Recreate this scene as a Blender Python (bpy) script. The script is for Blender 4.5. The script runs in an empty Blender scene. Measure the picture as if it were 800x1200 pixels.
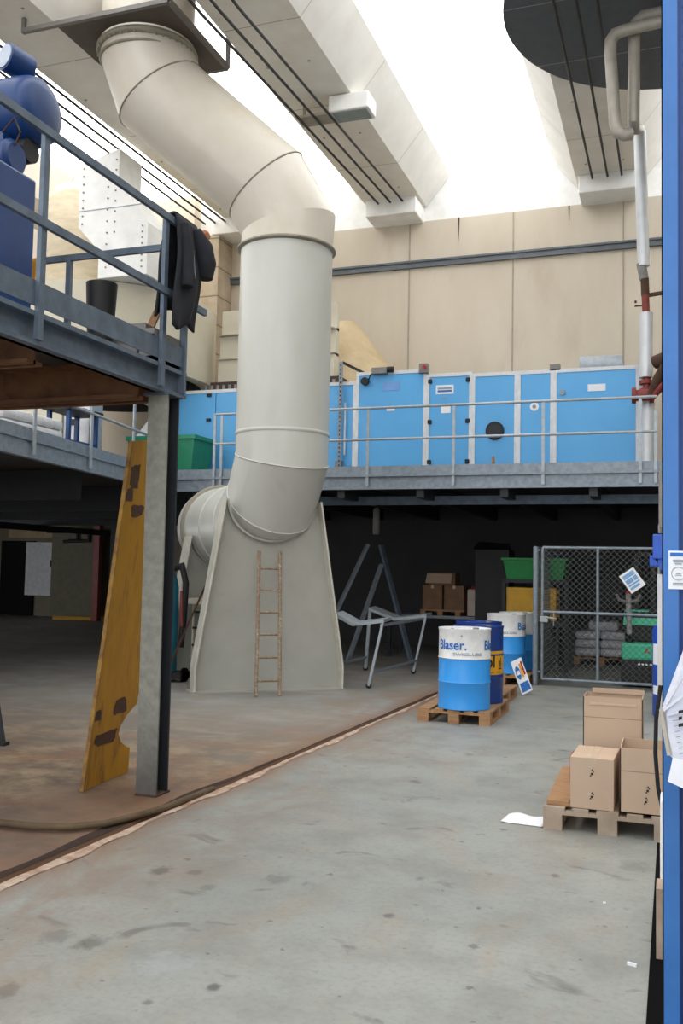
import bpy, bmesh, math, random
from mathutils import Vector, Matrix, Euler
random.seed(7)
D = bpy.data; COL = bpy.context.scene.collection; PI = math.pi
V = Vector

# ---------------------------------------------------------------- materials
def srgb(c):
    return tuple((x/255/12.92 if x/255 <= .04045 else ((x/255+.055)/1.055)**2.4) for x in c[:3]) + (1,)

class NT:
    def __init__(s, m):
        m.use_nodes = True; s.t = m.node_tree; s.n = s.t.nodes; s.l = s.t.links
        s.b = s.n['Principled BSDF']
        s.co = s.n.new('ShaderNodeTexCoord').outputs['Object']
    def new(s, k, **kw):
        n = s.n.new(k)
        for a, v in kw.items(): setattr(n, a, v)
        return n
    def put(s, sock, v):
        if hasattr(v, 'is_linked') or hasattr(v, 'links'): s.l.new(v, sock)
        else: sock.default_value = v
    def noise(s, scale, detail=5, rough=.6, stretch=None, dist=0):
        n = s.new('ShaderNodeTexNoise'); n.inputs['Scale'].default_value = scale
        n.inputs['Detail'].default_value = detail; n.inputs['Roughness'].default_value = rough
        n.inputs['Distortion'].default_value = dist
        if stretch:
            mp = s.new('ShaderNodeMapping'); mp.inputs['Scale'].default_value = stretch
            s.l.new(s.co, mp.inputs[0]); s.l.new(mp.outputs[0], n.inputs[0])
        else: s.l.new(s.co, n.inputs[0])
        return n.outputs['Fac']
    def ramp(s, v, a, b):
        n = s.new('ShaderNodeMapRange'); n.inputs[1].default_value = a; n.inputs[2].default_value = b
        s.put(n.inputs[0], v); return n.outputs[0]
    def math(s, op, a, b=0.):
        n = s.new('ShaderNodeMath', operation=op); s.put(n.inputs[0], a); s.put(n.inputs[1], b); return n.outputs[0]
    def mix(s, f, a, b):
        n = s.new('ShaderNodeMix', data_type='RGBA'); s.put(n.inputs[0], f); s.put(n.inputs[6], a); s.put(n.inputs[7], b)
        return n.outputs[2]
    def axis(s, i):
        n = s.new('ShaderNodeSeparateXYZ'); s.l.new(s.co, n.inputs[0]); return n.outputs[i]
    def bump(s, h, st=.2, d=.01):
        n = s.new('ShaderNodeBump'); n.inputs['Strength'].default_value = st; n.inputs['Distance'].default_value = d
        s.l.new(h, n.inputs['Height']); s.l.new(n.outputs[0], s.b.inputs['Normal'])

def mat(name, c, rough=.55, metal=0, c2=None, sc=6, lo=.35, hi=.7, stretch=None, dirt=None, dsc=2, dlo=.55, dhi=.75, lines=None, bump=0, spec=None):
    m = D.materials.new(name); t = NT(m)
    c = srgb(c); t.b.inputs['Roughness'].default_value = rough; t.b.inputs['Metallic'].default_value = metal
    if spec is not None: t.b.inputs['Specular IOR Level'].default_value = spec
    c2 = srgb(c2) if c2 else tuple(x*.8 for x in c[:3]) + (1,)
    n = t.noise(sc, stretch=stretch)
    o = t.mix(t.ramp(n, lo, hi), c, c2)
    if dirt:
        o = t.mix(t.ramp(t.noise(dsc, 8, .65, stretch), dlo, dhi), o, srgb(dirt))
    if lines:                                       # panel joints: axis, period, offset, width, colour
        ax, per, off, w, lc = lines
        f = t.math('FRACT', t.math('DIVIDE', t.math('ADD', t.axis(ax), off), per))
        o = t.mix(t.math('LESS_THAN', f, w/per), o, srgb(lc))
    t.l.new(o, t.b.inputs['Base Color'])
    if bump: t.bump(n, bump)
    return m

M = {}
M['beam'] = mat('beam_concrete', (238,234,226), .85, c2=(228,222,212), sc=2, lines=(1, 2.35, .6, .018, (176,170,158)))
M['beam2'] = mat('beam_bevel', (234,232,227), .85, c2=(224,221,215), sc=2, lines=(1, 2.35, .6, .018, (186,182,174)))
M['wall'] = mat('wall_beige', (202,192,176), .9, c2=(192,181,164), sc=1.4, stretch=(1,1,.35), dirt=(178,165,146), dsc=1.1, dlo=.55, dhi=.85, bump=.05)
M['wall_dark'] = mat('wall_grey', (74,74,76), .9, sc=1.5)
M['wall_left'] = mat('wall_cream', (150,142,124), .9, sc=1.5)
M['joint'] = mat('joint_dark', (168,160,146), .9)
M['white_panel'] = mat('white_panel', (240,240,238), .8, c2=(225,225,222), sc=3)
M['duct'] = mat('duct_paint', (197,198,192), .36, c2=(189,190,183), sc=2.5, stretch=(1,1,.3), dirt=(170,158,134), dsc=1.3, dlo=.6, dhi=.9)
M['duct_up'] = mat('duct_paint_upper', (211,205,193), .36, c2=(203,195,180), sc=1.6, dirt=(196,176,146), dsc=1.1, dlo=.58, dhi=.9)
M['duct_rim'] = mat('duct_flange', (150,145,128), .5)
M['plate'] = mat('support_paint', (172,172,164), .5, c2=(161,161,152), sc=1.8, dirt=(140,130,108), dsc=1.5, dlo=.62, dhi=.95)
M['flange_lit'] = mat('support_paint_lit', (206,203,190), .5)  # support paint made lighter, for the light catching the side flanges
M['cream'] = mat('cream_paint', (206,200,182), .6, sc=2, c2=(196,189,168))
M['tan'] = mat('tan_hood', (196,176,140), .6, sc=3, c2=(178,156,120))
M['blue_cab'] = mat('cabinet_blue', (92,174,232), .45, c2=(86,168,228), sc=1.5)
M['white_frame'] = mat('frame_white', (222,226,230), .45)
M['galv'] = mat('galvanised', (142,152,162), .5, .35, c2=(118,128,138), sc=14, bump=.02)
M['galv_l'] = mat('galvanised_light', (170,178,184), .45, .35, c2=(150,158,166), sc=12)
M['steel_blue'] = mat('platform_steel', (104,118,134), .55, .25, c2=(82,94,108), sc=7, dirt=(96,84,74), dsc=2, dlo=.62, dhi=.8)
M['steel_dark'] = mat('dark_steel', (44,48,54), .6, .2)
M['pillar_f'] = mat('pillar_grey', (150,150,140), .6, .15, c2=(128,128,120), sc=16, dirt=(116,92,64), dsc=3, dlo=.62, dhi=.8)
mp = M['pillar_f']; tp = NT.__new__(NT); tp.t = mp.node_tree; tp.n = tp.t.nodes; tp.l = tp.t.links; tp.b = tp.n['Principled BSDF']
tp.co = tp.n.new('ShaderNodeTexCoord').outputs['Object']; prev = tp.b.inputs['Base Color'].links[0].from_socket
tp.l.new(tp.mix(tp.math('MULTIPLY', tp.ramp(tp.math('ADD', tp.axis(2), tp.math('MULTIPLY', tp.noise(9), .25)), .75, .2), .75), prev, srgb((70,66,66))), tp.b.inputs['Base Color'])
M['rust_beam'] = mat('rusty_beam', (120,84,54), .8, .1, c2=(92,62,42), sc=5, dirt=(72,44,28), dsc=3, dlo=.5, dhi=.75)
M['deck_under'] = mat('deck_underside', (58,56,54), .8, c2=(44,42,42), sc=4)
M['yellow'] = mat('yellow_worn', (180,132,24), .55, c2=(158,112,18), sc=5, stretch=(2,2,.5), dirt=(104,70,34), dsc=3.6, dlo=.55, dhi=.72, bump=.05)
M['yellow2'] = mat('yellow_paint', (214,164,46), .6)
M['rustband'] = mat('rust_brown', (84,58,42), .85, c2=(62,44,34), sc=12)
M['ladder'] = mat('ladder_rust', (158,142,122), .75, .1, c2=(118,92,70), sc=22, dirt=(204,198,186), dsc=15, dlo=.6, dhi=.7)
M['wood'] = mat('pallet_wood', (176,138,100), .8, c2=(150,112,78), sc=4, stretch=(1,8,8), dirt=(110,84,62), dsc=3, dlo=.6, dhi=.85, bump=.05)
M['wood2'] = mat('pallet_wood_grey', (176,160,144), .8, c2=(152,134,116), sc=5, dirt=(120,100,84), dsc=3, dlo=.6, dhi=.85)
M['card'] = mat('cardboard', (196,172,150), .85, c2=(188,163,141), sc=3)
M['card_in'] = mat('cardboard_dark', (160,136,114), .9)
M['card_sh'] = mat('cardboard_brown', (136,104,80), .9)
M['tape'] = mat('packing_tape', (206,184,158), .35)
M['drum_white'] = mat('drum_white', (236,238,240), .35)
M['drum_blue'] = mat('drum_blue', (58,160,244), .32, c2=(54,152,238), sc=3)
M['navy'] = mat('drum_navy', (28,62,140), .35, c2=(24,54,126), sc=3)
M['band'] = mat('drum_yellow_band', (236,172,24), .4)
M['txt_blue'] = mat('letter_blue', (36,112,196), .5)
M['txt_grey'] = mat('letter_grey', (150,160,170), .5)
M['ink'] = mat('ink_black', (30,30,34), .7)
M['paper'] = mat('paper_white', (240,242,246), .7, c2=(232,234,240), sc=3)
M['paper_b'] = mat('print_blue', (130,178,224), .7)
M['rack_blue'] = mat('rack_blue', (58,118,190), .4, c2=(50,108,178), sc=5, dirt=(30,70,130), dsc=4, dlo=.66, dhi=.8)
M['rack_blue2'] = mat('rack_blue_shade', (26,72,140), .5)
M['black'] = mat('black_plastic', (20,20,22), .6)
M['rubber'] = mat('rubber_and_dark_strip', (10,10,11), .95, spec=.1)
M['cloth'] = mat('black_cloth', (20,22,28), .9, c2=(34,36,44), sc=8)
M['orange'] = mat('orange_cloth', (214,150,42), .85)
M['glove'] = mat('orange_leather', (176,104,62), .8)
M['machine'] = mat('machine_blue', (20,60,116), .4, c2=(16,50,100), sc=4)
M['crate'] = mat('crate_grey', (136,134,132), .7)
M['green'] = mat('green_plastic', (34,140,104), .5)
M['green2'] = mat('green_tub_dark', (30,140,70), .55)
M['teal'] = mat('teal_cover', (72,206,164), .42)
M['teal_d'] = mat('teal_bottle', (24,100,120), .5)
M['red'] = mat('red_paint', (176,36,36), .5)
M['red_logo'] = mat('logo_red', (190,30,40), .5)
M['redpipe'] = mat('red_pipe', (140,52,46), .5, c2=(112,44,40), sc=9)
M['alu'] = mat('aluminium_jacket', (214,218,222), .4, .3, c2=(200,204,208), sc=4)
M['pipe_up'] = mat('pipe_lagging_shaded', (176,170,160), .5, .2)
M['hosecol'] = mat('hose_tan', (98,80,56), .7, c2=(74,60,42), sc=8)
M['disc'] = mat('dark_hood', (84,90,96), .7, lines=(1, 1.5, .42, .02, (140,142,142)))
M['cable'] = mat('cable_black', (28,28,30), .6)
M['lip'] = mat('worn_lip', (200,180,164), .8, c2=(146,112,88), sc=9, bump=.1)
M['slot'] = mat('rust_slot', (58,40,30), .9, c2=(40,28,22), sc=10)
M['sack'] = mat('sack_grey', (222,224,232), .4, c2=(176,178,188), sc=10, bump=.2)
M['sack_w'] = mat('sack_white', (216,218,222), .5, c2=(196,198,204), sc=9, bump=.2)
M['wrap'] = mat('stretch_wrap', (226,228,238), .3, c2=(200,204,220), sc=5, stretch=(1,1,4), bump=.1)
M['wrap_e'] = mat('wrap_edge', (190,184,170), .4)
M['pink'] = mat('canister_pale', (214,196,184), .6)
M['lampgrey'] = mat('lamp_lens', (128,140,142), .4)
M['fence'] = mat('fence_wire', (96,100,100), .6, .2)
M['door'] = mat('door_white', (222,224,228), .5)
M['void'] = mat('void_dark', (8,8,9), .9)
M['glassy'] = mat('gauge_face', (170,182,200), .4)

# daylight panels of the roof: a translucent sheet, glowing with daylight
m = D.materials.new('rooflight'); m.use_nodes = True; M['sky'] = m
b = m.node_tree.nodes['Principled BSDF']; b.inputs['Base Color'].default_value = (.9,.9,.9,1)
t = NT(m); c = t.mix(t.ramp(t.noise(.7), .4, .7), (1,.995,.98,1), (.96,.98,1,1))
t.l.new(c, t.b.inputs['Emission Color']); t.b.inputs['Emission Strength'].default_value = 3.4

def floor_material():
    m = D.materials.new('floor_concrete'); t = NT(m)
    x, y = t.axis(0), t.axis(1)
    big = t.noise(.55, 6, .6); med = t.noise(2.2, 8, .65); fine = t.noise(14, 6, .7)
    base = t.mix(t.ramp(big, .35, .68), srgb((156,158,153)), srgb((136,139,136)))
    base = t.mix(t.math('MULTIPLY', t.ramp(med, .46, .74), .6), base, srgb((124,123,117)))
    base = t.mix(t.math('MULTIPLY', t.ramp(t.noise(1.1, 7, .7, (1,.45,1), 1.5), .52, .7), .5), base, srgb((158,142,120)))
    base = t.mix(t.math('MULTIPLY', t.ramp(t.noise(30, 6, .75), .48, .8), .55), base, srgb((112,110,104)))
    spots = t.math('MULTIPLY', t.ramp(t.noise(2.6, 4, .55, (1,1.3,1), .8), .63, .71), .6)
    base = t.mix(spots, base, srgb((84,82,80)))
    spots2 = t.math('MULTIPLY', t.ramp(t.noise(11, 3, .5), .69, .73), .6)
    base = t.mix(spots2, base, srgb((70,68,66)))
    # oil drips and scuffs trodden into the near floor
    for sx, sy, sr, sa in [(-2.626, 4.563, 0.07, 0.75), (-2.443, 4.61, 0.05, 0.5), (-2.266, 4.42, 0.05, 0.4), (-1.988, 4.682, 0.08, 0.4), (-2.405, 3.589, 0.075, 0.55), (-2.588, 3.596, 0.08, 0.4), (-1.708, 3.405, 0.035, 0.8), (-1.289, 4.403, 0.03, 0.7), (-1.285, 4.98, 0.03, 0.5), (-0.835, 4.196, 0.03, 0.6), (-0.91, 4.671, 0.02, 0.8), (-1.994, 3.537, 0.12, -0.3), (-1.88, 3.195, 0.03, 0.6), (-2.434, 3.086, 0.06, 0.5), (-0.616, 5.325, 0.03, 0.6), (-0.219, 5.67, 0.1, 0.3)]:
        ex = t.math('SUBTRACT', x, sx); ey = t.math('MULTIPLY', t.math('SUBTRACT', y, sy), .8)
        d2_ = t.math('ADD', t.math('SQRT', t.math('ADD', t.math('MULTIPLY', ex, ex), t.math('MULTIPLY', ey, ey))), t.math('MULTIPLY', t.math('SUBTRACT', fine, .5), sr*2.2))
        base = t.mix(t.math('MULTIPLY', t.ramp(d2_, sr, sr*.5), abs(sa)), base, srgb((74,74,74) if sa > 0 else (172,178,186)))
    # rusty worn side, left of the floor rail
    rust = t.mix(t.ramp(med, .42, .6), srgb((160,138,110)), srgb((98,80,66)))
    rust = t.mix(t.math('MULTIPLY', t.ramp(t.noise(1.6, 7, .7, (.6,1.4,1), 1.), .5, .6), .75), rust, srgb((140,86,48)))
    rust = t.mix(t.math('MULTIPLY', t.ramp(t.noise(.9, 5, .6, (.6,1.5,1), .8), .5, .62), .7), rust, srgb((84,72,66)))
    rust = t.mix(t.math('MULTIPLY', t.ramp(fine, .45, .75), .5), rust, srgb((88,70,56)))
    low = t.math('MULTIPLY', t.ramp(t.math('ADD', y, t.math('MULTIPLY', med, 1.2)), 5.9, 5.0), .65)
    rust = t.mix(low, rust, srgb((92,78,74)))
    # dark soaked stain round the pillar foot and the plate
    vx = t.math('SUBTRACT', x, -3.75); vy = t.math('SUBTRACT', y, 5.6)
    rr = t.math('ADD', t.math('MULTIPLY', vx, vx), t.math('MULTIPLY', t.math('MULTIPLY', vy, vy), .5))
    rust = t.mix(t.math('MULTIPLY', t.ramp(t.math('ADD', rr, t.math('MULTIPLY', med, .9)), 1.1, .35), .7), rust, srgb((92,62,46)))
    # distance from the rail (it drifts a little to the right with y)
    dx = t.math('SUBTRACT', x, t.math('SUBTRACT', t.math('MULTIPLY', y, .0335), 3.425))
    wob = t.math('MULTIPLY', t.math('SUBTRACT', med, .5), 1.6)
    near = t.ramp(t.math('ADD', y, t.math('MULTIPLY', wob, 3.)), 10.2, 6.8)   # rust fades with distance
    left = t.ramp(t.math('ADD', dx, t.math('MULTIPLY', wob, .15)), .06, -.08)
    grey = t.mix(t.ramp(big, .35, .65), srgb((150,150,147)), srgb((126,126,122)))
    grey = t.mix(t.math('MULTIPLY', t.ramp(med, .45, .72), .55), grey, srgb((150,126,98)))
    grey = t.mix(t.math('MULTIPLY', t.ramp(t.noise(.8, 6, .6, (.5,1.6,1), 1.), .55, .72), .5), grey, srgb((172,174,178)))
    lft = t.mix(t.math('MULTIPLY', near, .92), grey, rust)
    col = t.mix(left, base, lft)
    adx = t.math('ABSOLUTE', dx)
    band = t.math('MULTIPLY', t.ramp(t.math('ADD', adx, t.math('MULTIPLY', wob, .2)), .28, .04), .75)
    col = t.mix(band, col, srgb((128,92,66)))
    patch = t.math('MULTIPLY', t.ramp(adx, 1.35, .1), t.ramp(t.noise(1.7, 8, .68, (1,.45,1), 1.2), .44, .62))
    col = t.mix(t.math('MULTIPLY', patch, .62), col, srgb((136,106,82)))
    t.l.new(col, t.b.inputs['Base Color'])
    t.l.new(t.ramp(med, .3, .8), t.b.inputs['Roughness'])
    r = t.new('ShaderNodeMapRange'); r.inputs[3].default_value = .42; r.inputs[4].default_value = .68
    t.l.new(med, r.inputs[0]); t.l.new(r.outputs[0], t.b.inputs['Roughness'])
    t.bump(fine, .08, .01)
    return m
M['floor'] = floor_material()

# ---------------------------------------------------------------- mesh builder
class MB:
    def __init__(s): s.bm = bmesh.new()
    def box(s, x0, x1, y0, y1, z0, z1, rot=None, piv=None, bev=0):
        tmp = bmesh.new(); bmesh.ops.create_cube(tmp, size=1)
        for v in tmp.verts:
            v.co = V(((x0+x1)/2+v.co.x*(x1-x0), (y0+y1)/2+v.co.y*(y1-y0), (z0+z1)/2+v.co.z*(z1-z0)))
        if bev: bmesh.ops.bevel(tmp, geom=tmp.edges[:], offset=bev, segments=2, affect='EDGES', profile=.5)
        if rot:
            p = V(piv) if piv else V(((x0+x1)/2,(y0+y1)/2,(z0+z1)/2))
            R = Euler(rot).to_matrix()
            for v in tmp.verts: v.co = p + R @ (v.co-p)
        s.add(tmp); return s
    def add(s, tmp):
        me = D.meshes.new('t'); tmp.to_mesh(me); tmp.free(); s.bm.from_mesh(me); D.meshes.remove(me)
    def bar(s, a, b, w, h=None, up=(0,0,1)):
        h = h or w; a, b = V(a), V(b); d = (b-a).normalized(); u = V(up)
        if abs(d.dot(u)) > .98: u = V((0,1,0))
        r = d.cross(u).normalized(); u = r.cross(d)
        vs = []
        for p in (a, b):
            for i, j in ((-1,-1),(1,-1),(1,1),(-1,1)): vs.append(s.bm.verts.new(p + r*i*w/2 + u*j*h/2))
        for f in ((0,1,2,3),(7,6,5,4),(0,4,5,1),(1,5,6,2),(2,6,7,3),(3,7,4,0)): s.bm.faces.new([vs[k] for k in f])
        return s
    def sweep(s, pts, r, seg=12, cap=True, rr=None):
        pts = [V(p) for p in pts]; n = len(pts); rings = []
        d0 = (pts[1]-pts[0]).normalized()
        u = d0.orthogonal().normalized()
        if abs(d0.z) < .9: u = d0.cross(V((0,0,1))).normalized()
        for i, p in enumerate(pts):
            din = (pts[i]-pts[i-1]).normalized() if i else (pts[1]-pts[0]).normalized()
            dout = (pts[i+1]-pts[i]).normalized() if i < n-1 else din
            t = (din+dout).normalized()
            u = (u - din*u.dot(din)).normalized(); w = din.cross(u)
            rad = rr[i] if rr else r; ring = []
            for k in range(seg):
                a = 2*PI*k/seg; q = (u*math.cos(a)+w*math.sin(a))*rad
                ring.append(s.bm.verts.new(p + q - din*(q.dot(t)/max(din.dot(t), .2))))
            rings.append(ring)
            u = (u - dout*u.dot(dout)).normalized()
        for A, B in zip(rings, rings[1:]):
            for k in range(seg): s.bm.faces.new((A[k], A[(k+1)%seg], B[(k+1)%seg], B[k]))
        if cap: s.bm.faces.new(rings[0][::-1]); s.bm.faces.new(rings[-1])
        return s
    tube = lambda s, a, b, r, seg=10: s.sweep([a, b], r, seg)
    def lathe(s, prof, c=(0,0,0), seg=40, axis='z'):
        c = V(c); rings = []
        for r, z in prof:
            ring = []
            for k in range(seg):
                a = 2*PI*k/seg; p = V((r*math.cos(a), r*math.sin(a), z))
                if axis == 'x': p = V((p.z, p.x, p.y))
                if axis == 'y': p = V((p.x, p.z, -p.y))
                ring.append(s.bm.verts.new(c+p))
            rings.append(ring)
        for A, B in zip(rings, rings[1:]):
            for k in range(seg): s.bm.faces.new((A[k], A[(k+1)%seg], B[(k+1)%seg], B[k]))
        s.bm.faces.new(rings[0][::-1]); s.bm.faces.new(rings[-1]); return s
    def poly(s, pts, off):                         # a planar outline given a thickness vector
        off = V(off); A = [s.bm.verts.new(V(p)) for p in pts]; B = [s.bm.verts.new(V(p)+off) for p in pts]
        s.bm.faces.new(A[::-1]); s.bm.faces.new(B); n = len(A)
        for i in range(n): s.bm.faces.new((A[i], A[(i+1)%n], B[(i+1)%n], B[i]))
        return s
    def grid(s, fn, nu, nv, off=None):
        g = [[s.bm.verts.new(V(fn(i/nu, j/nv))) for j in range(nv+1)] for i in range(nu+1)]
        for i in range(nu):
            for j in range(nv): s.bm.faces.new((g[i][j], g[i+1][j], g[i+1][j+1], g[i][j+1]))
        return s
    def hull(s, pts):
        tmp = bmesh.new(); [tmp.verts.new(V(p)) for p in pts]; bmesh.ops.convex_hull(tmp, input=tmp.verts[:]); s.add(tmp); return s
    def build(s, name, m, parent=None, smooth=False, solid=0, sub=0, bevel=0, ang=35):
        bmesh.ops.recalc_face_normals(s.bm, faces=s.bm.faces[:])
        me = D.meshes.new(name)
        if parent is not None:
            q = V((0,0,0)); p = parent
            while p: q += p.location; p = p.parent
            bmesh.ops.translate(s.bm, vec=-q, verts=s.bm.verts[:])
        if smooth:
            for f in s.bm.faces: f.smooth = True
            for e in s.bm.edges:
                if len(e.link_faces) == 2 and e.calc_face_angle(0) > math.radians(ang): e.smooth = False
        s.bm.to_mesh(me); s.bm.free()
        o = D.objects.new(name, me); COL.objects.link(o); me.materials.append(M[m] if isinstance(m, str) else m)
        if parent is not None: o.parent = parent
        if solid: md = o.modifiers.new('solid', 'SOLIDIFY'); md.thickness = solid; md.offset = 0
        if sub: md = o.modifiers.new('sub', 'SUBSURF'); md.levels = sub; md.render_levels = sub
        if bevel: md = o.modifiers.new('bev', 'BEVEL'); md.width = bevel; md.segments = 2; md.limit_method = 'ANGLE'
        return o

def tag(o, label, cat, group=None):
    o['label'] = label; o['category'] = cat
    if group: o['group'] = group
    return o
def thing(name, label, cat, loc=(0,0,0), group=None):
    o = D.objects.new(name, None); COL.objects.link(o); o.location = loc; o.empty_display_size = .1
    return tag(o, label, cat, group)
def struct(o): o['kind'] = 'structure'; return o
def dup(o, loc=None, rotz=None, label=None, parent=None):
    c = o.copy(); COL.objects.link(c)
    if parent: c.parent = parent
    if loc is not None: c.location = loc
    if rotz is not None: c.rotation_euler = (0,0,rotz)
    if label: c['label'] = label
    for k in [x for x in D.objects if x.parent == o and x != c]: dup(k, parent=c)
    return c
def text_mesh(body, size, font_bold=True, sx=1.):
    cu = D.curves.new('t', 'FONT'); cu.body = body; cu.size = size; cu.align_x = 'CENTER'; cu.align_y = 'CENTER'; cu.offset = size*.02 if font_bold else 0
    o = D.objects.new('t', cu); COL.objects.link(o)
    dg = bpy.context.evaluated_depsgraph_get(); dg.update()
    me = D.meshes.new_from_object(o.evaluated_get(dg)); D.objects.remove(o); D.curves.remove(cu)
    bm = bmesh.new(); bm.from_mesh(me); D.meshes.remove(me)
    for v in bm.verts: v.co.x *= sx
    return bm
def wrap_text(body, size, c, r, z, ang, sx=1.):
    bm = text_mesh(body, size, True, sx)
    xs = [v.co.x for v in bm.verts]; x = min(xs)
    while x < max(xs):
        x += .012
        bmesh.ops.bisect_plane(bm, geom=bm.verts[:]+bm.edges[:]+bm.faces[:], plane_co=(x,0,0), plane_no=(1,0,0))
    for v in bm.verts:
        a = ang + v.co.x/r
        v.co = V((c[0]+r*math.cos(a), c[1]+r*math.sin(a), z+v.co.y))
    mb = MB(); mb.bm.free(); mb.bm = bm; return mb

# ================================================================ SETTING
# floor with the rusty rail slot running away from the camera
def gx_(y): return -3.425 + .0335*y
mb = MB()
ys = (-8, 24.9); prof = lambda y: [(-22, 0), (gx_(y)-.035, 0), (gx_(y)-.03, -.035), (gx_(y)+.025, -.035), (gx_(y)+.03, 0), (6, 0)]
r0 = [mb.bm.verts.new((x, ys[0], z)) for x, z in prof(ys[0])]; r1 = [mb.bm.verts.new((x, ys[1], z)) for x, z in prof(ys[1])]
for i in range(5): mb.bm.faces.new((r0[i], r0[i+1], r1[i+1], r1[i]))
struct(mb.build('floor', 'floor'))
mb = MB()
def lipz(u, v):
    y = 3+u*10.5; w = .062+.022*math.sin(y*3.1)+.014*math.sin(y*11.3)+.006*math.sin(y*37); w *= 1 if y < 8 else max(.5, 1-(y-8)*.1)
    return (gx_(y)+.028+v*w, y, .004+.004*math.sin(v*PI)+.002*math.sin(y*17))
mb.grid(lipz, 120, 2); struct(mb.build('trim_1', 'lip', smooth=True))
def edgez(u, v):
    y = 3+u*10.5; w = .075 if y < 6 else max(.02, .075-(y-6)*.03)
    return (gx_(y)-.034-w*(1-v)*(1+.25*math.sin(y*5.3)), y, .003)
mb = MB(); mb.grid(edgez, 90, 1); struct(mb.build('trim_2', 'slot'))

# walls
struct(MB().box(-9.6, 6, 18, 18.3, 3.14, 8.72).build('wall_back', 'wall'))
struct(MB().box(-22, 6, 18.02, 18.3, 8.72, 9.9).build('trim_4', 'white_panel'))
struct(MB().box(-22, -9.7, 17.45, 17.75, 3.14, 9.62).build('wall_left_end', 'wall'))
struct(MB().box(-9.7, -9.05, 17.35, 18.05, 3.14, 8.66).build('wall_corner', mat('block_column', (186,172,152), .9, c2=(166,150,130), sc=4, lines=(2,.62,.1,.03,(130,118,102)), bump=.1)))
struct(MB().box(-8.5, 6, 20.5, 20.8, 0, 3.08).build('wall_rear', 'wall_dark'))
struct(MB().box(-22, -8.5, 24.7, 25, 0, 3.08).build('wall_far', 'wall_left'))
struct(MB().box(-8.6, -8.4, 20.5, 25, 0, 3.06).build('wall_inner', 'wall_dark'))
mb = MB().box(-22,-21.8,-8,11,0,10).box(-22,-21.8,19,25,0,10).box(-22,-21.8,11,19,2.7,10).box(-22,-21.8,11,19,0,.6)
struct(mb.build('wall_left', 'wall_left'))
struct(MB().box(-21.95,-21.9,11,19,.6,2.7).build('window_9', 'sky'))  # unseen glowing window, added to light the space under the mezzanine
mb = MB()
for k in range(5): mb.box(-21.9,-21.84,11+1.98*k,11.08+1.98*k,.6,2.7)
struct(mb.build('window_10', 'white_frame'))  # bars of the added window
struct(MB().box(5.8, 6, -8, 25, 0, 10).build('wall_right', 'wall_left'))
for i, x in enumerate((-5.05, -2.95, -.88, 1.2)):
    z0, z1 = (3.3, 7.85)
    struct(MB().box(x-.012, x+.012, 17.985, 18.02, z0, 8.72).build(f'trim_{5+i}', 'joint'))
struct(MB().box(-9.05, 6, 17.93, 18.0, 7.76, 7.9).box(-9.05, 6, 17.9, 17.93, 7.86, 7.9).build('trim_9', mat('wall_rail', (96,102,108), .5, .2)))
for i, (x, l) in enumerate(((-4.05,.5),(-1.9,.3))):
    struct(MB().poly([(x,17.99,8.72),(x+.03,17.99,8.72),(x+.015,17.99,8.72-l)], (0,.02,0)).build(f'trim_{10+i}', 'rustband'))

# roof: folded concrete beams with daylight sheets between
BC = [-12.7, -8.45, -5.28, -1.13, 3.0]
for cx in BC:
    hs, ht = (.58, 1.06) if cx != -8.45 else (.5, .9)
    root = thing('roof_beam', '', ''); del root['label'], root['category']; root['kind'] = 'structure'
    mb = MB(); mb.poly([(cx-hs,-8,9.02),(cx+hs,-8,9.02),(cx+hs,-8,9.3),(cx-hs,-8,9.3)], (0,26,0)); mb.build('beam_soffit', 'beam', root)
    for s in (-1, 1):
        mb = MB(); mb.poly([(cx+s*hs,-8,9.02),(cx+s*ht,-8,9.62),(cx+s*(ht-.06),-8,9.7),(cx+s*(hs-.08),-8,9.1)], (0,26,0)); mb.build('beam_flank', 'beam2', root)
    mb = MB()
    for k in range(11):
        y = -7+2.35*k
        for dx in (-.35,.3):
            mb.lathe([(.02,9.012),(.025,9.022)], (cx+dx, y+.4, 0), 8)
    mb.build('lifting_socket', 'joint', root)
edges = [-22] + BC + [6]
for i in range(len(edges)-1):
    w_ = lambda e: .88 if e == -8.45 else 1.04
    x0 = edges[i] + (w_(edges[i]) if i else 0); x1 = edges[i+1] - (w_(edges[i+1]) if i < len(edges)-2 else 0)
    if x1-x0 > .2:
        struct(MB().box(x0, x1, -8, 18.2, 9.66, 9.7).build(f'window_{i+1}', 'sky'))
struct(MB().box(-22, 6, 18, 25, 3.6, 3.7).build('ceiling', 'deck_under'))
# bearing blocks
for cx, nm in ((-8.72,'third'),(-5.28,'middle'),(-1.13,'right')):
    o = MB().box(cx-.52, cx+.52, 17.35, 18.05, 8.68, 9.02, bev=.02).build('bearing_block', 'white_panel'); o['kind'] = 'structure'
# heating cables below the beams
cl = {-9.15:'left-hand beam, passing behind the upper duct', -5.28:'middle roof beam', -1.13:'right-hand beam, below the dark round hood'}
for cx, ds, z0 in ((-9.15,(-.24,0,.24),8.9), (-5.28,(-.25,0,.25),8.52), (-1.13,(-.27,0,.25),8.72)):
    for j, d in enumerate(ds):
        e = 'left' if j == 0 else ('middle' if j == 1 else 'right')
        o = MB().sweep([(cx+d, -7.5, z0-.1), (cx+d, 10, z0), (cx+d, 17.36, 8.93)], .02, 8).build('roof_cable', 'cable')
        tag(o, f'black cable, {e} one of three running along the {cl[cx]}', 'cable', 'roof cables')

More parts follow.
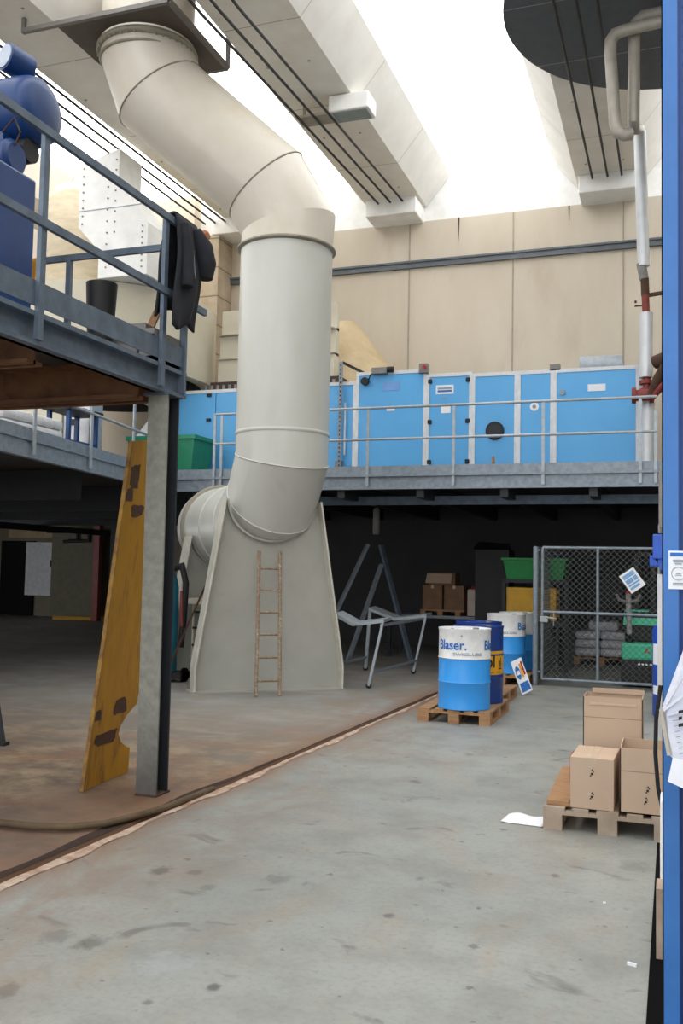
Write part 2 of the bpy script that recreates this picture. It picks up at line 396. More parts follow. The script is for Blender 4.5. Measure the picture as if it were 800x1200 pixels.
# ================================================================ MAIN DUCT
root = thing('ventilation_duct', 'huge cream ventilation duct rising from the floor support, bending up through the roof', 'duct', (-5.05,11.71,1.6))
T0 = V((-6.88,10.92,0)); T1 = V((-5.05,11.71,0)); n = V((-.74,.672,0))
R = .635
up = [T0+V((0,0,10.6)), T0+V((0,0,8.72)), (-6.70,10.995,8.165), (-5.33,11.585,6.95), T1+V((.02,0,6.38)), T1+V((0,0,6.03))]
MB().sweep(up, R, 56).build('upper_pipe', 'duct_up', root, True, ang=11)
MB().sweep([T1+V((0,0,6.03)), T1+V((0,0,3.45))], R, 56).build('vertical_pipe', 'duct', root, True)
Rb = 1.2; pts = []
zc = 3.45; angs = [0, 22.5, 45, 67.5, 90]
k = 1/math.cos(math.radians(11.25))
# mitred elbow: vertices on the tangent polygon
pts = [T1+V((0,0,3.45))]
for a in (15, 45, 75):
    a = math.radians(a); rr = Rb/math.cos(math.radians(15))
    pts.append(T1 + n*(Rb - rr*math.cos(a)) + V((0,0,zc - rr*math.sin(a))))
pts.append(T1 + n*Rb + V((0,0,zc-Rb)))
pts.append(T1 + n*2.5 + V((0,0,zc-Rb)))
MB().sweep(pts, R, 56).build('lower_elbow', 'duct', root, True, ang=11)
def ring(c, r0, r1, h, d=V((0,0,1)), mt='duct_rim', nm='flange'):
    MB().sweep([c-d*h/2, c-d*h/6, c+d*h/6, c+d*h/2], r0, 56, rr=[r0, r1, r1, r0]).build(nm, mt, root, True, ang=60)
ring(T1+V((0,0,6.03)), R+.01, R+.045, .06)
ring(T1+V((0,0,3.47)), R+.005, R+.012, .05, mt='duct')
ring(T0+V((0,0,8.74)), R+.03, R+.06, .09)
ring(T0+V((0,0,8.6)), R+.005, R+.02, .04)
def mitre(q0, q1, q2, mt, w=.012):          # thin welded seam lying in the mitre plane of a bend
    q0, q1, q2 = V(q0), V(q1), V(q2); d1 = (q1-q0).normalized(); d2 = (q2-q1).normalized(); t = (d1+d2).normalized()
    u = d1.orthogonal().normalized(); v = d1.cross(u); ps = []
    for k in range(49):
        a = 2*PI*k/48; q = (u*math.cos(a)+v*math.sin(a))*(R+.001); ps.append(q1 + q - d1*(q.dot(t)/d1.dot(t)))
    MB().sweep(ps, w, 6).build('seam', mt, root, True, ang=70)
mitre(up[1], up[2], up[3], 'duct_rim'); mitre(up[2], up[3], up[4], 'duct_rim')
for k in (1, 2, 3): mitre(pts[k-1], pts[k], pts[k+1], 'duct', .01)
ring(T1+n*2.2+V((0,0,zc-Rb)), R+.01, R+.05, .07, n, 'duct_rim')
ring(T1+n*1.5+V((0,0,zc-Rb)), R+.005, R+.014, .04, n, 'duct')
# bolts of the top flange
for k in range(44):
    a = 2*PI*k/44; c = T0+V(((R+.04)*math.cos(a), (R+.04)*math.sin(a), 8.66)); MB().box(c.x-.01,c.x+.01,c.y-.01,c.y+.01,8.67,8.695).build('flange_bolt', 'duct_rim', root)

# duct support plates
def support(name, label, p0, nn, wb, wt, ztop, zk, dn, nhw, lip=True):
    nn = V(nn).normalized(); s = V((nn.y, -nn.x, 0)); p0 = V(p0)
    root = thing(name, label, 'support', p0)
    P = lambda a, z: p0 + s*a + V((0,0,z))
    pl = [P(-wb,0.02), P(wb,0.02), P(wb,zk), P(wt,ztop)]
    N = 18
    for k in range(N+1):
        a = PI*k/N; pl.append(P(nhw*math.cos(a), ztop - dn*math.sin(a)))
    pl.append(P(-wt,ztop)); pl.append(P(-wb,zk))
    MB().poly(pl, nn*.02).build('plate', 'plate', root)
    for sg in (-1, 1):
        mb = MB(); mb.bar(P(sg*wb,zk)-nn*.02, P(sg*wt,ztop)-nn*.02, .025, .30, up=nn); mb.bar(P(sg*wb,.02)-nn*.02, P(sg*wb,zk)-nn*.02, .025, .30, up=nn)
        mb.build('side_flange', 'flange_lit', root)
    mb = MB()
    for k in range(N):
        a, b = PI*k/N, PI*(k+1)/N
        mb.bar(P(nhw*math.cos(a), ztop-dn*math.sin(a)), P(nhw*math.cos(b), ztop-dn*math.sin(b)), .12, .03, up=nn.cross(V((0,0,1))) if 0 else (P(0,ztop)-P(nhw*math.cos(a), ztop-dn*math.sin(a))))
    mb.build('saddle', 'plate', root)
    MB().poly([P(-wb-.05,0)-nn*.15, P(wb+.05,0)-nn*.15, P(wb+.05,0)+nn*.15, P(-wb-.05,0)+nn*.15], (0,0,.02)).build('foot_plate', 'plate', root)
    return root
support('duct_support', 'wide grey steel plate support cradling the front elbow of the duct', (-5.17,11.67,0), (-.62,.785,0), 1.015, .66, 2.56, .33, .55, .61)
q = T1+n*1.9
support('duct_support', 'smaller rear steel support under the horizontal duct, half hidden behind the front plate', (q.x,q.y,0), n, .95, .66, 2.1, .3, .47, .6)

# ladder leaning on the support
root = thing('metal_ladder', 'short rusty narrow ladder leaning against the duct support plate', 'ladder', (-4.87,11.03,0))
s = V((.785,.62,0)); fb = V((-4.87,11.02,0.02)); tb = V((-5.17,11.62,1.87))-V((-.62,.785,0))*.04
for sg in (-1,1): MB().sweep([fb+s*sg*.155, tb+s*sg*.145], .024, 10).build('rail', 'ladder', root, True)
for k in range(6):
    u = .1+.155*k; c = fb.lerp(tb, u)
    MB().tube(c-s*.15, c+s*.15, .015, 8).build('rung', 'ladder', root, True)

# hanging frame round the duct top
root = thing('steel_tray', 'dark steel tray with angle frame hung under the roof around the duct top', 'tray', (-7.2,10.9,8.85))
mb = MB(); x0,x1,y0,y1 = -7.75,-6.05,10.05,11.72
# plate with a round hole
N = 48; c0 = V((T0.x, T0.y, 8.82))
outer = []
for k in range(N):
    a = 2*PI*k/N; dx, dy = math.cos(a), math.sin(a)
    tx = ((x1 if dx > 0 else x0)-c0.x)/dx if abs(dx) > 1e-6 else 1e9; ty = ((y1 if dy > 0 else y0)-c0.y)/dy if abs(dy) > 1e-6 else 1e9
    t_ = min(tx, ty); outer.append(mb.bm.verts.new((c0.x+dx*t_, c0.y+dy*t_, 8.82)))
inner = [mb.bm.verts.new((c0.x+.66*math.cos(2*PI*k/N), c0.y+.66*math.sin(2*PI*k/N), 8.82)) for k in range(N)]
for k in range(N): mb.bm.faces.new((outer[k], outer[(k+1)%N], inner[(k+1)%N], inner[k]))
mb.build('tray_plate', mat('tray_brown', (92,82,74), .7), root, solid=.012)
fx0 = -8.3
for a, b in (((fx0,y0,8.84),(x1,y0,8.84)), ((x1,y0,8.84),(x1,y1,8.84)), ((x0,y1,8.84),(x1,y1,8.84))):
    MB().bar(a, b, .06).build('angle_bar', mat('frame_grey', (128,124,120), .6, .2) if 'frame_grey' not in D.materials else D.materials['frame_grey'], root)
for x, y in ((fx0+.02,y0),(x1,y0),(x1,y1)):
    MB().bar((x,y,8.84), (x,y,9.7), .05).build('hanger', D.materials['frame_grey'], root)

# dark round hood at upper right
root = thing('round_hood', 'large dark grey round hood under the right roof beam', 'hood', (.17,12.2,8.98))
MB().lathe([(2.3,8.985),(2.3,9.012)], (.17,12.2,0), 72).build('hood_panel', 'disc', root, True)

# lamp under the middle beam
root = thing('ceiling_lamp', 'white box ceiling lamp hung across the middle roof beam', 'lamp', (-4.95,13.45,8.8))
MB().box(-5.05,-4.4,13.2,13.62,8.74,9.0, bev=.02).build('housing', 'white_panel', root)
MB().box(-5.0,-4.45,13.25,13.57,8.73,8.742).build('lens', 'lampgrey', root)
MB().box(-5.62,-5.05,13.28,13.6,8.76,8.80).build('bracket_plate', 'joint', root)
MB().bar((-5.55,13.45,8.78),(-5.55,13.45,9.03),.04).build('hanger', 'joint', root); MB().bar((-4.8,13.45,8.99),(-4.8,13.45,9.03),.04).build('hanger', 'joint', root)

# ================================================================ REAR MEZZANINE
for nm, x0, x1, y0, y1 in (('mezzanine_floor', -8.13, 6, 14.0, 20.6), ('mezzanine_floor', -22, -8.13, 14.0, 25)):
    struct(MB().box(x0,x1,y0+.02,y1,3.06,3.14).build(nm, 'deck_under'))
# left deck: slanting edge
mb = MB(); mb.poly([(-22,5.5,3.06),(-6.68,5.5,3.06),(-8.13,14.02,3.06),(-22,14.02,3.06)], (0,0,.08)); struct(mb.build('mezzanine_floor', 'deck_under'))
root = thing('walkway_edge', '', ''); del root['label'], root['category']; root['kind'] = 'structure'
MB().box(-8.13,.6,13.97,13.985,3.15,3.28).build('kick_plate', 'galv', root)
MB().box(-8.13,.6,13.98,14.02,2.92,3.14).box(-8.13,.6,13.93,14.02,3.11,3.145).box(-8.13,.6,13.93,14.02,2.91,2.935).build('channel_beam', 'galv', root)
for k in range(7):
    x = -7.6+1.3*k; MB().box(x-.06,x+.06,14.0,20.4,2.78,3.05).build('joist', 'steel_dark', root)
MB().box(-8.13,.6,14.7,14.8,2.72,2.86).build('cross_beam', 'steel_blue', root)
L0, L1 = V((-6.68,5.5,0)), V((-8.13,14.0,0))
root = thing('walkway_edge', '', ''); del root['label'], root['category']; root['kind'] = 'structure'
Z = lambda z: V((0,0,z))
MB().bar(L0+Z(3.215), L1+Z(3.215), .012, .13).build('kick_plate', 'galv', root)
mb = MB(); mb.bar(L0+Z(3.03), L1+Z(3.03), .04, .22); mb.bar(L0+Z(3.13), L1+Z(3.13), .09, .025); mb.bar(L0+Z(2.925), L1+Z(2.925), .09, .025); mb.build('channel_beam', 'galv', root)
for k in range(6):
    y = 6.5+2.6*k; MB().box(-21,-8.3,y-.06,y+.06,2.6,3.05).build('joist', 'steel_dark', root)
    
MB().box(-15.0,-14.8,6,24,2.45,2.6).build('joist', 'steel_dark', root)

# handrail of the front walkway
root = thing('handrail', 'galvanised two-bar handrail along the walkway in front of the blue cabinets', 'railing', (-3.7,13.96,3.15))
for z in (4.2, 3.70): MB().tube((-7.25,13.95,z),(-.22,13.95,z),.021).build('rail', 'galv_l', root, True)
for x in (-7.25,-7.12,-4.55,-3.17,-1.82,-.45,-.24): MB().bar((x,13.95,2.96),(x,13.95,4.2 if x<-.3 else 4.0),.045,.02).build('post', 'galv_l', root)
root = thing('handrail', 'galvanised handrail along the left mezzanine edge behind the steel pillar', 'railing', tuple(L0.lerp(L1,.5)+Z(3.15)))
dL = (L1-L0).normalized(); oL = V((.06,.01,0))
for z in (4.2, 3.72): MB().tube(L0+oL+Z(z), L1+oL+Z(z), .021).build('rail', 'galv_l', root, True)
for y in (6.6, 7.9, 9.3, 10.85, 12.3, 13.85):
    p = L0.lerp(L1, (y-5.5)/8.5)+oL; MB().bar(p+Z(2.96), p+Z(4.2), .02, .05).build('post', 'galv_l', root)

# ---- blue air handling cabinets
CY = 15.0
def cabinet(label, x0, x1, z1, panels, door=False):
    root = thing('air_handling_cabinet', label, 'cabinet', ((x0+x1)/2, CY+.9, 3.14), 'blue air handling cabinets')
    MB().box(x0+.01,x1-.01,CY+.06,CY+1.7,3.14,z1-.02).build('casing', 'white_frame', root)
    mb = MB(); f = .05
    mb.box(x0,x0+f,CY,CY+.06,3.14,z1).box(x1-f,x1,CY,CY+.06,3.14,z1).box(x0+f,x1-f,CY,CY+.06,z1-.06,z1).box(x0+f,x1-f,CY,CY+.06,3.14,3.2)
    mb.build('frame', 'white_frame', root)
    xs = [x0+f]+panels+[x1-f]; ds = []
    for a, b in zip(xs, xs[1:]):
        o = MB().box(a+.005 if a != x0+f else a, b-.005 if b != x1-f else b, CY+.012,CY+.06,3.2,z1-.06, bev=.006).build('door' if door else 'panel', 'blue_cab', root); ds.append(o)
    return root, ds
def sticker(root, nm, x0,x1,z0,z1, m='paper', y=CY+.009, label=None):
    o = MB().box(x0,x1,y-.003,y+.004,z0,z1).build(nm, m, root)
    if label: o['label'] = label
    return o
r, d = cabinet('wide blue panel at the right end, beside the silver pipe', -1.80, -.50, 4.90, [])
sticker(r,'sign_plate',-1.27,-1.0,4.52,4.63); MB().lathe([(.045,-.02),(.045,0)],(-1.66,CY-.0,4.52),16,'y').build('knob','galv',r)
r, d = cabinet('narrow blue panel with a round white sticker', -2.37, -1.80, 4.90, [])
MB().lathe([(.07,-.006),(.07,.006)],(-2.1,CY+.01,4.31),24,'y').build('round_sticker','paper',r)
MB().lathe([(.03,-.008),(.03,0)],(-2.1,CY+.004,4.31),24,'y').build('sticker_symbol','txt_grey',r)
r, d = cabinet('blue panel with a round black porthole', -3.11, -2.37, 4.90, [])
MB().lathe([(.14,-.03),(.15,-.02),(.15,.02)],(-2.73,CY+.0,3.94),32,'y').build('porthole_rim','black',r,True)
MB().lathe([(.1,-.034),(.1,-.03)],(-2.73,CY,3.94),32,'y').build('porthole_glass','steel_dark',r)
r, d = cabinet('blue hinged door with black latches and two white notices', -3.88, -3.11, 4.93, [], True)
for z in (3.45, 4.12, 4.80):
    for x in (-3.82,-3.18): MB().box(x-.035,x+.035,CY-.02,CY+.02,z-.035,z+.035,bev=.01).build('latch','black',d[0])
sticker(d[0],'notice',-3.72,-3.42,4.58,4.73); sticker(d[0],'notice_print',-3.69,-3.45,4.66,4.69,'txt_grey',CY+.004); sticker(d[0],'notice_print',-3.69,-3.45,4.615,4.645,'txt_blue',CY+.004); sticker(d[0],'notice',-3.63,-3.47,4.26,4.38)
sticker(d[0],'plate',-3.62,-3.53,4.5,4.515,'txt_grey')
r, d = cabinet('widest blue panel left of the latched door, with pale blue label', -5.12, -3.88, 5.02, [])
sticker(r,'label_plate',-4.65,-4.35,4.68,4.83,mat('label_pale_blue',(120,170,236),.5)); sticker(r,'notice',-4.57,-4.43,4.335,4.38)
r, d = cabinet('blue cabinet just right of the big duct with vertical tubes', -7.1, -5.12, 4.87, [-5.42])
MB().sweep([(-5.3,CY-.03,3.6),(-5.3,CY-.03,4.5)],.018,8).build('cable_tube','white_frame',r); MB().box(-5.45,-5.33,CY-.08,CY,3.22,3.5,bev=.01).build('switch_box','crate',r)
r, d = cabinet('blue cabinet left of the big duct beside the green tub', -8.7, -7.1, 4.85, [-7.8])
for x in (-7.92,): 
    for z in (3.7,4.3,4.75): MB().box(x-.05,x+.03,CY-.02,CY+.02,z-.025,z+.025).build('latch','black',d[0])
# double centre posts and gear on the cabinets
root = thing('rack_strip','perforated steel strip standing before the cabinet right of the big duct','strip',(-5.36,14.93,3.15))
MB().box(-5.40,-5.34,14.9,14.93,3.15,5.2).build('strip','galv',root)
mb = MB()
for k in range(26): mb.box(-5.38,-5.36,14.893,14.90,3.25+.075*k,3.28+.075*k)
mb.build('slots','steel_dark',root)
root = thing('switch_motor','grey actuator with black cable knob on top of wide blue panel','actuator',(-4.75,15.02,5.02))
MB().box(-4.82,-4.55,14.9,15.02,4.96,5.07,bev=.01).build('body','crate',root); MB().lathe([(.05,-.05),(.05,.05)],(-4.5,14.95,5.03),16,'x').build('cap','black',root)
MB().lathe([(.07,-.04),(.07,.02)],(-4.95,14.97,4.85),16,'y').build('cable_coil','black',root); MB().sweep([(-4.9,14.96,4.85),(-4.85,14.95,4.95),(-4.8,14.95,5.0)],.012,8).build('lead','black',root)
root = thing('emergency_switch','small grey switch with red button on top of cabinet post','switch',(-3.92,14.97,5.0))
MB().box(-4.0,-3.85,14.93,15.05,4.94,5.1,bev=.01).build('box','crate',root); MB().lathe([(.035,-.03),(.035,0)],(-3.9,14.93,5.03),16,'y').build('button','red',root)
o = MB().box(-1.86,-1.7,15.0,15.1,4.88,4.98).build('junction_box','crate'); tag(o,'small grey box on top of the cabinets near their right end','box')
root = thing('exhaust_stub','pale grey round tube lying on the right cabinet top','tube',(-1.1,15.6,4.92))
MB().lathe([(.13,-.33),(.13,.33)],(-1.1,15.5,5.06),24,'x').build('tube','galv_l',root,True); MB().box(-1.4,-.8,15.42,15.58,4.905,4.93).build('cradle','crate',root)
o = MB().box(-2.2,-1.85,14.4,14.6,3.14,3.3).build('tool_case','black'); tag(o,'dark low case on the walkway floor before the narrow panel','case')
o = MB().sweep([(-2.66,14.5,3.14),(-2.66,14.5,3.46)],.035,10,rr=[.035,.022]).build('wooden_club','wood'); tag(o,'short wooden club standing under the porthole on the walkway','club')

# ---- ductwork behind the cabinets
root = thing('louver_unit','cream stepped louvre housing standing behind the big duct','housing',(-6.8,16.3,4.9))
mb = MB()
for k, z in enumerate((5.05,5.52,5.98)): mb.box(-8.05,-5.74,15.55+.06*k,15.8,z,z+.5)
mb.build('louvre_body','cream',root)
for z in (5.53,5.99): MB().box(-8.05,-5.74,15.5,15.8,z-.02,z+.0).build('blade','joint',root)
MB().box(-8.1,-5.55,15.35,16.0,4.9,5.06).build('base_frame',mat('frame_brown',(70,52,44),.8),root)
mb = MB()
for k in range(22): mb.box(-8.2+.12*k,-8.15+.12*k,15.33,15.36,4.9,5.0)
mb.build('bolt_row','crate',root)
root = thing('conical_hood','tan cone shaped hood rising behind the cabinets right of the duct','hood',(-6.0,16.4,4.9))
MB().lathe([(1.13,4.95),(1.1,5.15),(.9,5.5),(.65,5.87),(.38,6.22),(.2,6.42)],(-6.0,16.86,0),48).build('cone','tan',root,True)
o = MB().bar((-5.36,14.95,5.2),(-4.95,15.3,5.0),.06,.03).build('brace_strip','steel_dark'); tag(o,'dark slanted steel strip beside the cone hood on the cabinet','strip')

root = thing('storage_vat','large round cream vat raised on the left mezzanine','vat',(-10.3,15.2,3.14))
MB().lathe([(1.85,4.88),(1.85,5.08)],(-10.3,15.2,0),48).build('gap_shade','void',root); MB().lathe([(2.1,5.06),(2.1,6.5),(2.04,6.52)],(-10.3,15.2,0),64).build('shell','cream',root,True)  # near-black ring painted as the shade in the gap below the shell
for a in (1.5,2.5,3.8,4.78): MB().box(-10.3+1.8*math.cos(a)-.06,-10.3+1.8*math.cos(a)+.06,15.2+1.8*math.sin(a)-.06,15.2+1.8*math.sin(a)+.06,3.14,4.86).build('leg','steel_dark',root)
root = thing('insulated_riser','white riveted insulated box duct standing on the cream vat','duct',(-9.2,13.9,6.52))
pl = [(-9.65,8.55),(-8.85,8.75),(-8.85,8.2),(-8.25,7.4),(-8.25,6.52),(-9.2,6.52),(-9.2,7.0),(-9.63,7.45)]
MB().poly([(x-.05,13.35,z) for x,z in pl],(0,.7,0)).build('casing','white_panel',root)
mb = MB()
for k in range(8):
    for x,z in ((-9.6,7.5+.14*k),(-8.95,7.3+.18*k),(-8.4,6.65+.1*k),(-9.1,6.7+.2*k)): mb.box(x-.012,x+.012,13.335,13.35,z-.012,z+.012)
mb.build('rivets','crate',root)
MB().box(-9.68,-8.3,13.343,13.352,7.72,7.735).build('seam','txt_grey',root)
mb = MB()
for k in range(9): 
    a=.1+.35*k
root = thing('wrapped_duct','beige sheet wrapped duct bending down beside the white riser','duct',(-10.6,14.0,6.5))
MB().sweep([(-11.3,16.2,8.1),(-10.9,15.0,8.3),(-10.4,14.3,7.9),(-10.3,14.2,7.2),(-10.1,14.4,6.54)],.62,24,rr=[.75,.72,.66,.6,.55]).build('sleeve',mat('wrap_beige',(206,194,170),.8,c2=(186,172,146),sc=3,stretch=(1,1,3),bump=.3),root,True,ang=60)

# ---- pipes at the right end of the walkway
root = thing('insulated_pipe','silver lagged riser with red flanges standing at the walkway end','pipe',(-.36,14.5,3.14))
py = 14.55
MB().sweep([(-.36,py,3.14),(-.36,py,4.28)],.1,20).build('lower_jacket','alu',root,True)
MB().sweep([(-.385,py,4.6),(-.385,py,5.58)],.1,20).build('middle_jacket','alu',root,True)
MB().sweep([(-.36,py,4.28),(-.38,py,4.6)],.06,16).build('bare_section','redpipe',root,True)
MB().lathe([(.11,4.36),(.11,4.43)],(-.37,py,0),20).build('flange','redpipe',root,True); MB().lathe([(.11,4.5),(.11,4.55)],(-.375,py,0),20).build('flange','redpipe',root,True)
MB().sweep([(-.385,py,5.58),(-.395,py,5.85)],.055,16).build('bare_section','redpipe',root,True); MB().sweep([(-.395,py,5.85),(-.405,py,6.12)],.06,16).build('bare_section','rustband',root,True)
MB().sweep([(-.41,py,6.1),(-.46,py,6.35)],.07,12).build('valve_body','crate',root,True)
MB().sweep([(-.42,py,6.3),(-.475,py,8.4)],.09,20).build('upper_jacket','alu',root,True)
MB().box(-.55,-.52,py-.02,py+.02,5.75,5.78).bar((-.38,py,5.85),(-.05,py,5.88),.05).bar((-.4,py,5.7),(-.55,py,5.7),.02).build('valve_lever','rustband',root)
root = thing('lagged_pipe','pale lagged pipe loop hanging at top right beside the rack','pipe',(-.6,12,7.2))
MB().sweep([(-.50,12.05,7.22),(-.58,12,7.2),(-.65,12,7.24),(-.69,12,7.36),(-.75,12,8.3),(-.745,12,8.46),(-.69,12,8.54),(-.58,12,8.57),(.5,12,8.65),(5.79,12,8.7)],.075,18).build('pipe','pipe_up',root,True,ang=60)
root = thing('lagged_pipe','second pale pipe bending right above the pipe loop at top right','pipe',(-.45,12.2,7.3))
MB().sweep([(-.47,14.3,8.32),(-.475,12.4,7.45),(-.475,12.25,7.5),(-.465,12.2,8.6),(-.44,12.2,8.76),(-.36,12.2,8.83),(.5,12.2,8.87),(5.7,12.2,8.8)],.075,18).build('pipe','pipe_up',root,True,ang=60)
root = thing('red_branch_pipe','dark red bent branch pipe with flanges on the walkway end','pipe',(-.3,14.3,4.1))
MB().sweep([(-.55,14.35,4.3),(-.28,14.35,4.3)],.085,16).build('valve','redpipe',root,True)

for x in (-.55,-.3): MB().lathe([(.12,-.03),(.12,.03)],(x,14.35,4.3),18,'x').build('flange','redpipe',root,True)
MB().sweep([(-.3,14.3,4.3),(-.22,14.2,4.5),(-.12,14.1,4.65),(0,14.05,4.8)],.07,14).build('elbow','rustband',root,True)
MB().sweep([(-.3,14.3,4.25),(-.12,14.15,4.42),(0.1,14.1,4.7)],.05,14).build('elbow','redpipe',root,True)
MB().sweep([(-.25,14.2,4.75),(-.1,14.1,4.78),(.1,14.1,4.76)],.1,14).build('drip_bend','rustband',root,True)
o = MB().sweep([(-.36,14.95,3.14),(-.36-.1,14.95,5.3)],.04,10).build('thin_pipe','galv_l'); tag(o,'thin pale pipe behind the lagged riser at the walkway end','pipe')

# ---- left mezzanine goods
root = thing('sack_pallet','brown wooden pallet under white sacks on the left mezzanine','pallet',(-8.9,10.7,3.14))
mb = MB()
for k in range(5): mb.box(-9.1+.17*k,-8.95+.17*k,10.0,11.4,3.24,3.27)
mb.build('boards','wood',root)
for y in (10.05,10.65,11.25): MB().box(-9.1,-8.3,y,y+.1,3.14,3.24).build('bearer','wood',root)
k = 0
for z in (3.27,3.42,3.57):
    for y in (10.05,10.72):
        k += 1
        o = MB().box(-9.05,-8.35,y,y+.64,z,z+.155,bev=.055).build('filled_sack','sack_w',None,True); tag(o, f'white filled sack on the left mezzanine pallet, {"bottom" if z<3.3 else "middle" if z<3.5 else "top"} layer, {"nearer" if y<10.5 else "farther"} half','sack','white sacks')
o = MB().box(-9.2,-8.6,8.9,9.8,3.14,3.85,bev=.01).build('cardboard_carton','card'); tag(o,'brown carton at the left photo edge beside the white sacks','box')
root = thing('blue_stand','blue steel table frame with dark top beside the sacks','stand',(-8.5,12.2,3.14))
for x in (-8.95,-8.6):
    for y in (11.8,12.5): MB().bar((x,y,3.14),(x,y,3.98),.06).build('leg','machine',root)
    MB().bar((x,11.8,3.5),(x,12.5,3.5),.05).build('stretcher','machine',root)
MB().bar((-8.95,11.8,3.5),(-8.6,12.5,3.5),.05).build('stretcher','machine',root)
MB().box(-9.02,-8.53,11.7,12.6,3.98,4.04).build('top','steel_dark',root)
root = thing('green_tub','green plastic tub at the mezzanine corner behind the steel pillar','tub',(-8.4,14.45,3.14))
mb = MB(); mb.hull([(-8.95,14.15,3.14),(-7.8,14.15,3.14),(-7.8,14.75,3.14),(-8.95,14.75,3.14),(-9.03,14.1,3.83),(-7.72,14.1,3.83),(-7.72,14.8,3.83),(-9.03,14.8,3.83)]); mb.build('body','green',root)
MB().box(-9.06,-7.69,14.07,14.83,3.83,3.9).build('rim','green',root)
o = MB().hull([(-8.95,14.2,3.9),(-8.5,14.2,3.9),(-8.5,14.7,3.9),(-8.95,14.7,3.9),(-8.75,14.4,4.3)]).build('white_bag','sack_w'); tag(o,'white bag heaped on the green tub','bag')
struct(MB().box(-14,-9.5,12.85,12.95,3.14,4.8).build('wall_partition','cream'))
root = thing('grey_locker','tall grey steel locker standing beside the left mezzanine wall','locker',(-9.1,13.0,3.14))
MB().box(-9.38,-8.85,12.75,13.05,3.14,4.8).build('body','galv_l',root); MB().box(-9.34,-8.89,12.735,12.75,3.2,4.75).build('door','sack_w',root); MB().box(-9.3,-9.1,12.72,12.735,3.9,4.0).build('vent','steel_dark',root)

# ================================================================ NEAR PLATFORM (left)
root = thing('platform', '', ''); del root['label'], root['category']; root['kind']='structure'
PX = -3.56
MB().box(-9,PX,2.0,6.25,3.10,3.14).build('deck_plate','deck_under',root)
MB().box(PX-.04,PX,1.5,6.25,2.92,3.12).box(PX-.04,PX+.06,1.5,6.25,3.09,3.12).box(PX-.04,PX+.06,1.5,6.25,2.92,2.945).build('edge_beam','steel_blue',root)
MB().box(PX+.045,PX+.055,1.5,6.25,3.15,3.30).build('kick_plate','steel_blue',root)
for y in (3.2,4.6,5.75): MB().box(-9,PX-.05,y-.01,y+.01,2.84,3.1).box(-9,PX-.05,y-.07,y+.07,2.84,2.865).box(-9,PX-.05,y-.07,y+.07,3.075,3.1).build('rusty_joist','rust_beam',root)
MB().box(-9,PX-.05,6.18,6.25,2.9,3.1).build('end_beam','rust_beam',root)
MB().box(-6.0,-5.8,2,6.1,2.86,3.08).build('long_beam','rust_beam',root)
MB().box(-9,PX,6.25,6.26,3.14,3.3).build('kick_plate','steel_blue',root)
# steel pillar
root = thing('steel_pillar','grey H-section steel pillar carrying the platform corner, rust at its foot','pillar',(-3.565,6.04,0))
x0,x1 = -3.65,-3.485
MB().box(x0,x1,5.955,5.972,.0,2.92).build('front_flange','pillar_f',root); MB().box(x0,x1,6.108,6.125,.0,2.92).build('rear_flange','steel_dark',root); MB().box(-3.573,-3.56,5.972,6.108,0,2.92).build('web','steel_dark',root)
MB().box(x0+.0,x1+.01,5.94,6.14,.0,.012).build('base_plate','rustband',root); MB().box(x0-.03,x1+.03,5.93,6.15,2.9,2.92).build('cap_plate','steel_blue',root)
# railing on platform
root = thing('platform_railing','blue-grey steel railing round the left platform','railing',(PX,4.5,3.14))
rx = PX+.09
for z in (4.19,3.64): MB().bar((rx,1.5,z),(rx,6.46,z),.03,.05).build('rail','steel_blue',root)
for y in (3.0,4.47,5.86): MB().bar((rx-.02,y,2.95),(rx-.02,y,4.19),.05,.03,up=(1,0,0)).build('post','steel_blue',root)
for z in (4.11,): MB().bar((-8.5,6.22,z),(rx-.02,6.22,z),.03,.05).build('rail','steel_blue',root)
for x in (-4.58,-6.2): MB().bar((x,6.22,3.14),(x,6.22,4.11),.04).build('post','steel_blue',root)
MB().bar((rx-.04,6.2,2.95),(rx-.04,6.2,4.19),.05,.03).build('post','steel_blue',root)
# jacket on the corner
root = thing('work_jacket','black work jacket hanging over the platform railing corner','jacket',(rx,6.0,3.5))
def jk(side):
    def fn(u, v):
        w = .30+.10*v; y = 6.07-.06*v + (u-.5)*w
        x = rx+side*(.03+.05*math.sin(v*PI*.8)+.018*math.sin(u*11+side)*v+.02*math.sin(v*7+u*5)*v)
        z = 4.24-(.83+.05*math.sin(u*5.5+.6))*v if side>0 else 4.24-(.74+.05*math.cos(u*6))*v
        return (x, y, z)
    return fn
mb = MB(); mb.grid(jk(1),14,22); mb.grid(jk(-1),14,22); mb.grid(lambda u,v: (rx-.03+.06*v, 5.92+.30*u, 4.24+.012*math.sin(v*PI)),14,3)
mb.build('body','cloth',root,True,solid=.02)
MB().sweep([(rx+.05,6.18,4.2),(rx+.09,6.22,4.08),(rx+.1,6.25,3.95),(rx+.1,6.25,3.84)],.06,14,rr=[.04,.075,.085,.06]).build('sleeve','cloth',root,True,ang=60)
MB().sweep([(rx+.06,5.98,4.17),(rx+.09,5.98,3.95),(rx+.1,5.97,3.7)],.05,12,rr=[.04,.055,.05]).build('sleeve','cloth',root,True,ang=60)
MB().bar((rx+.1,6.06,4.0),(rx+.105,6.1,3.75),.006).build('zip','txt_grey',root)
o = MB().hull([(rx-.03,6.33,4.2),(rx+.03,6.33,4.2),(rx+.04,6.46,4.2),(rx-.03,6.46,4.2),(rx-.02,6.36,4.31),(rx+.03,6.44,4.33),(rx+.02,6.48,4.26)]).build('leather_glove','glove',None,True,sub=1); tag(o,'orange brown glove stuck on the railing end beside the jacket','glove')
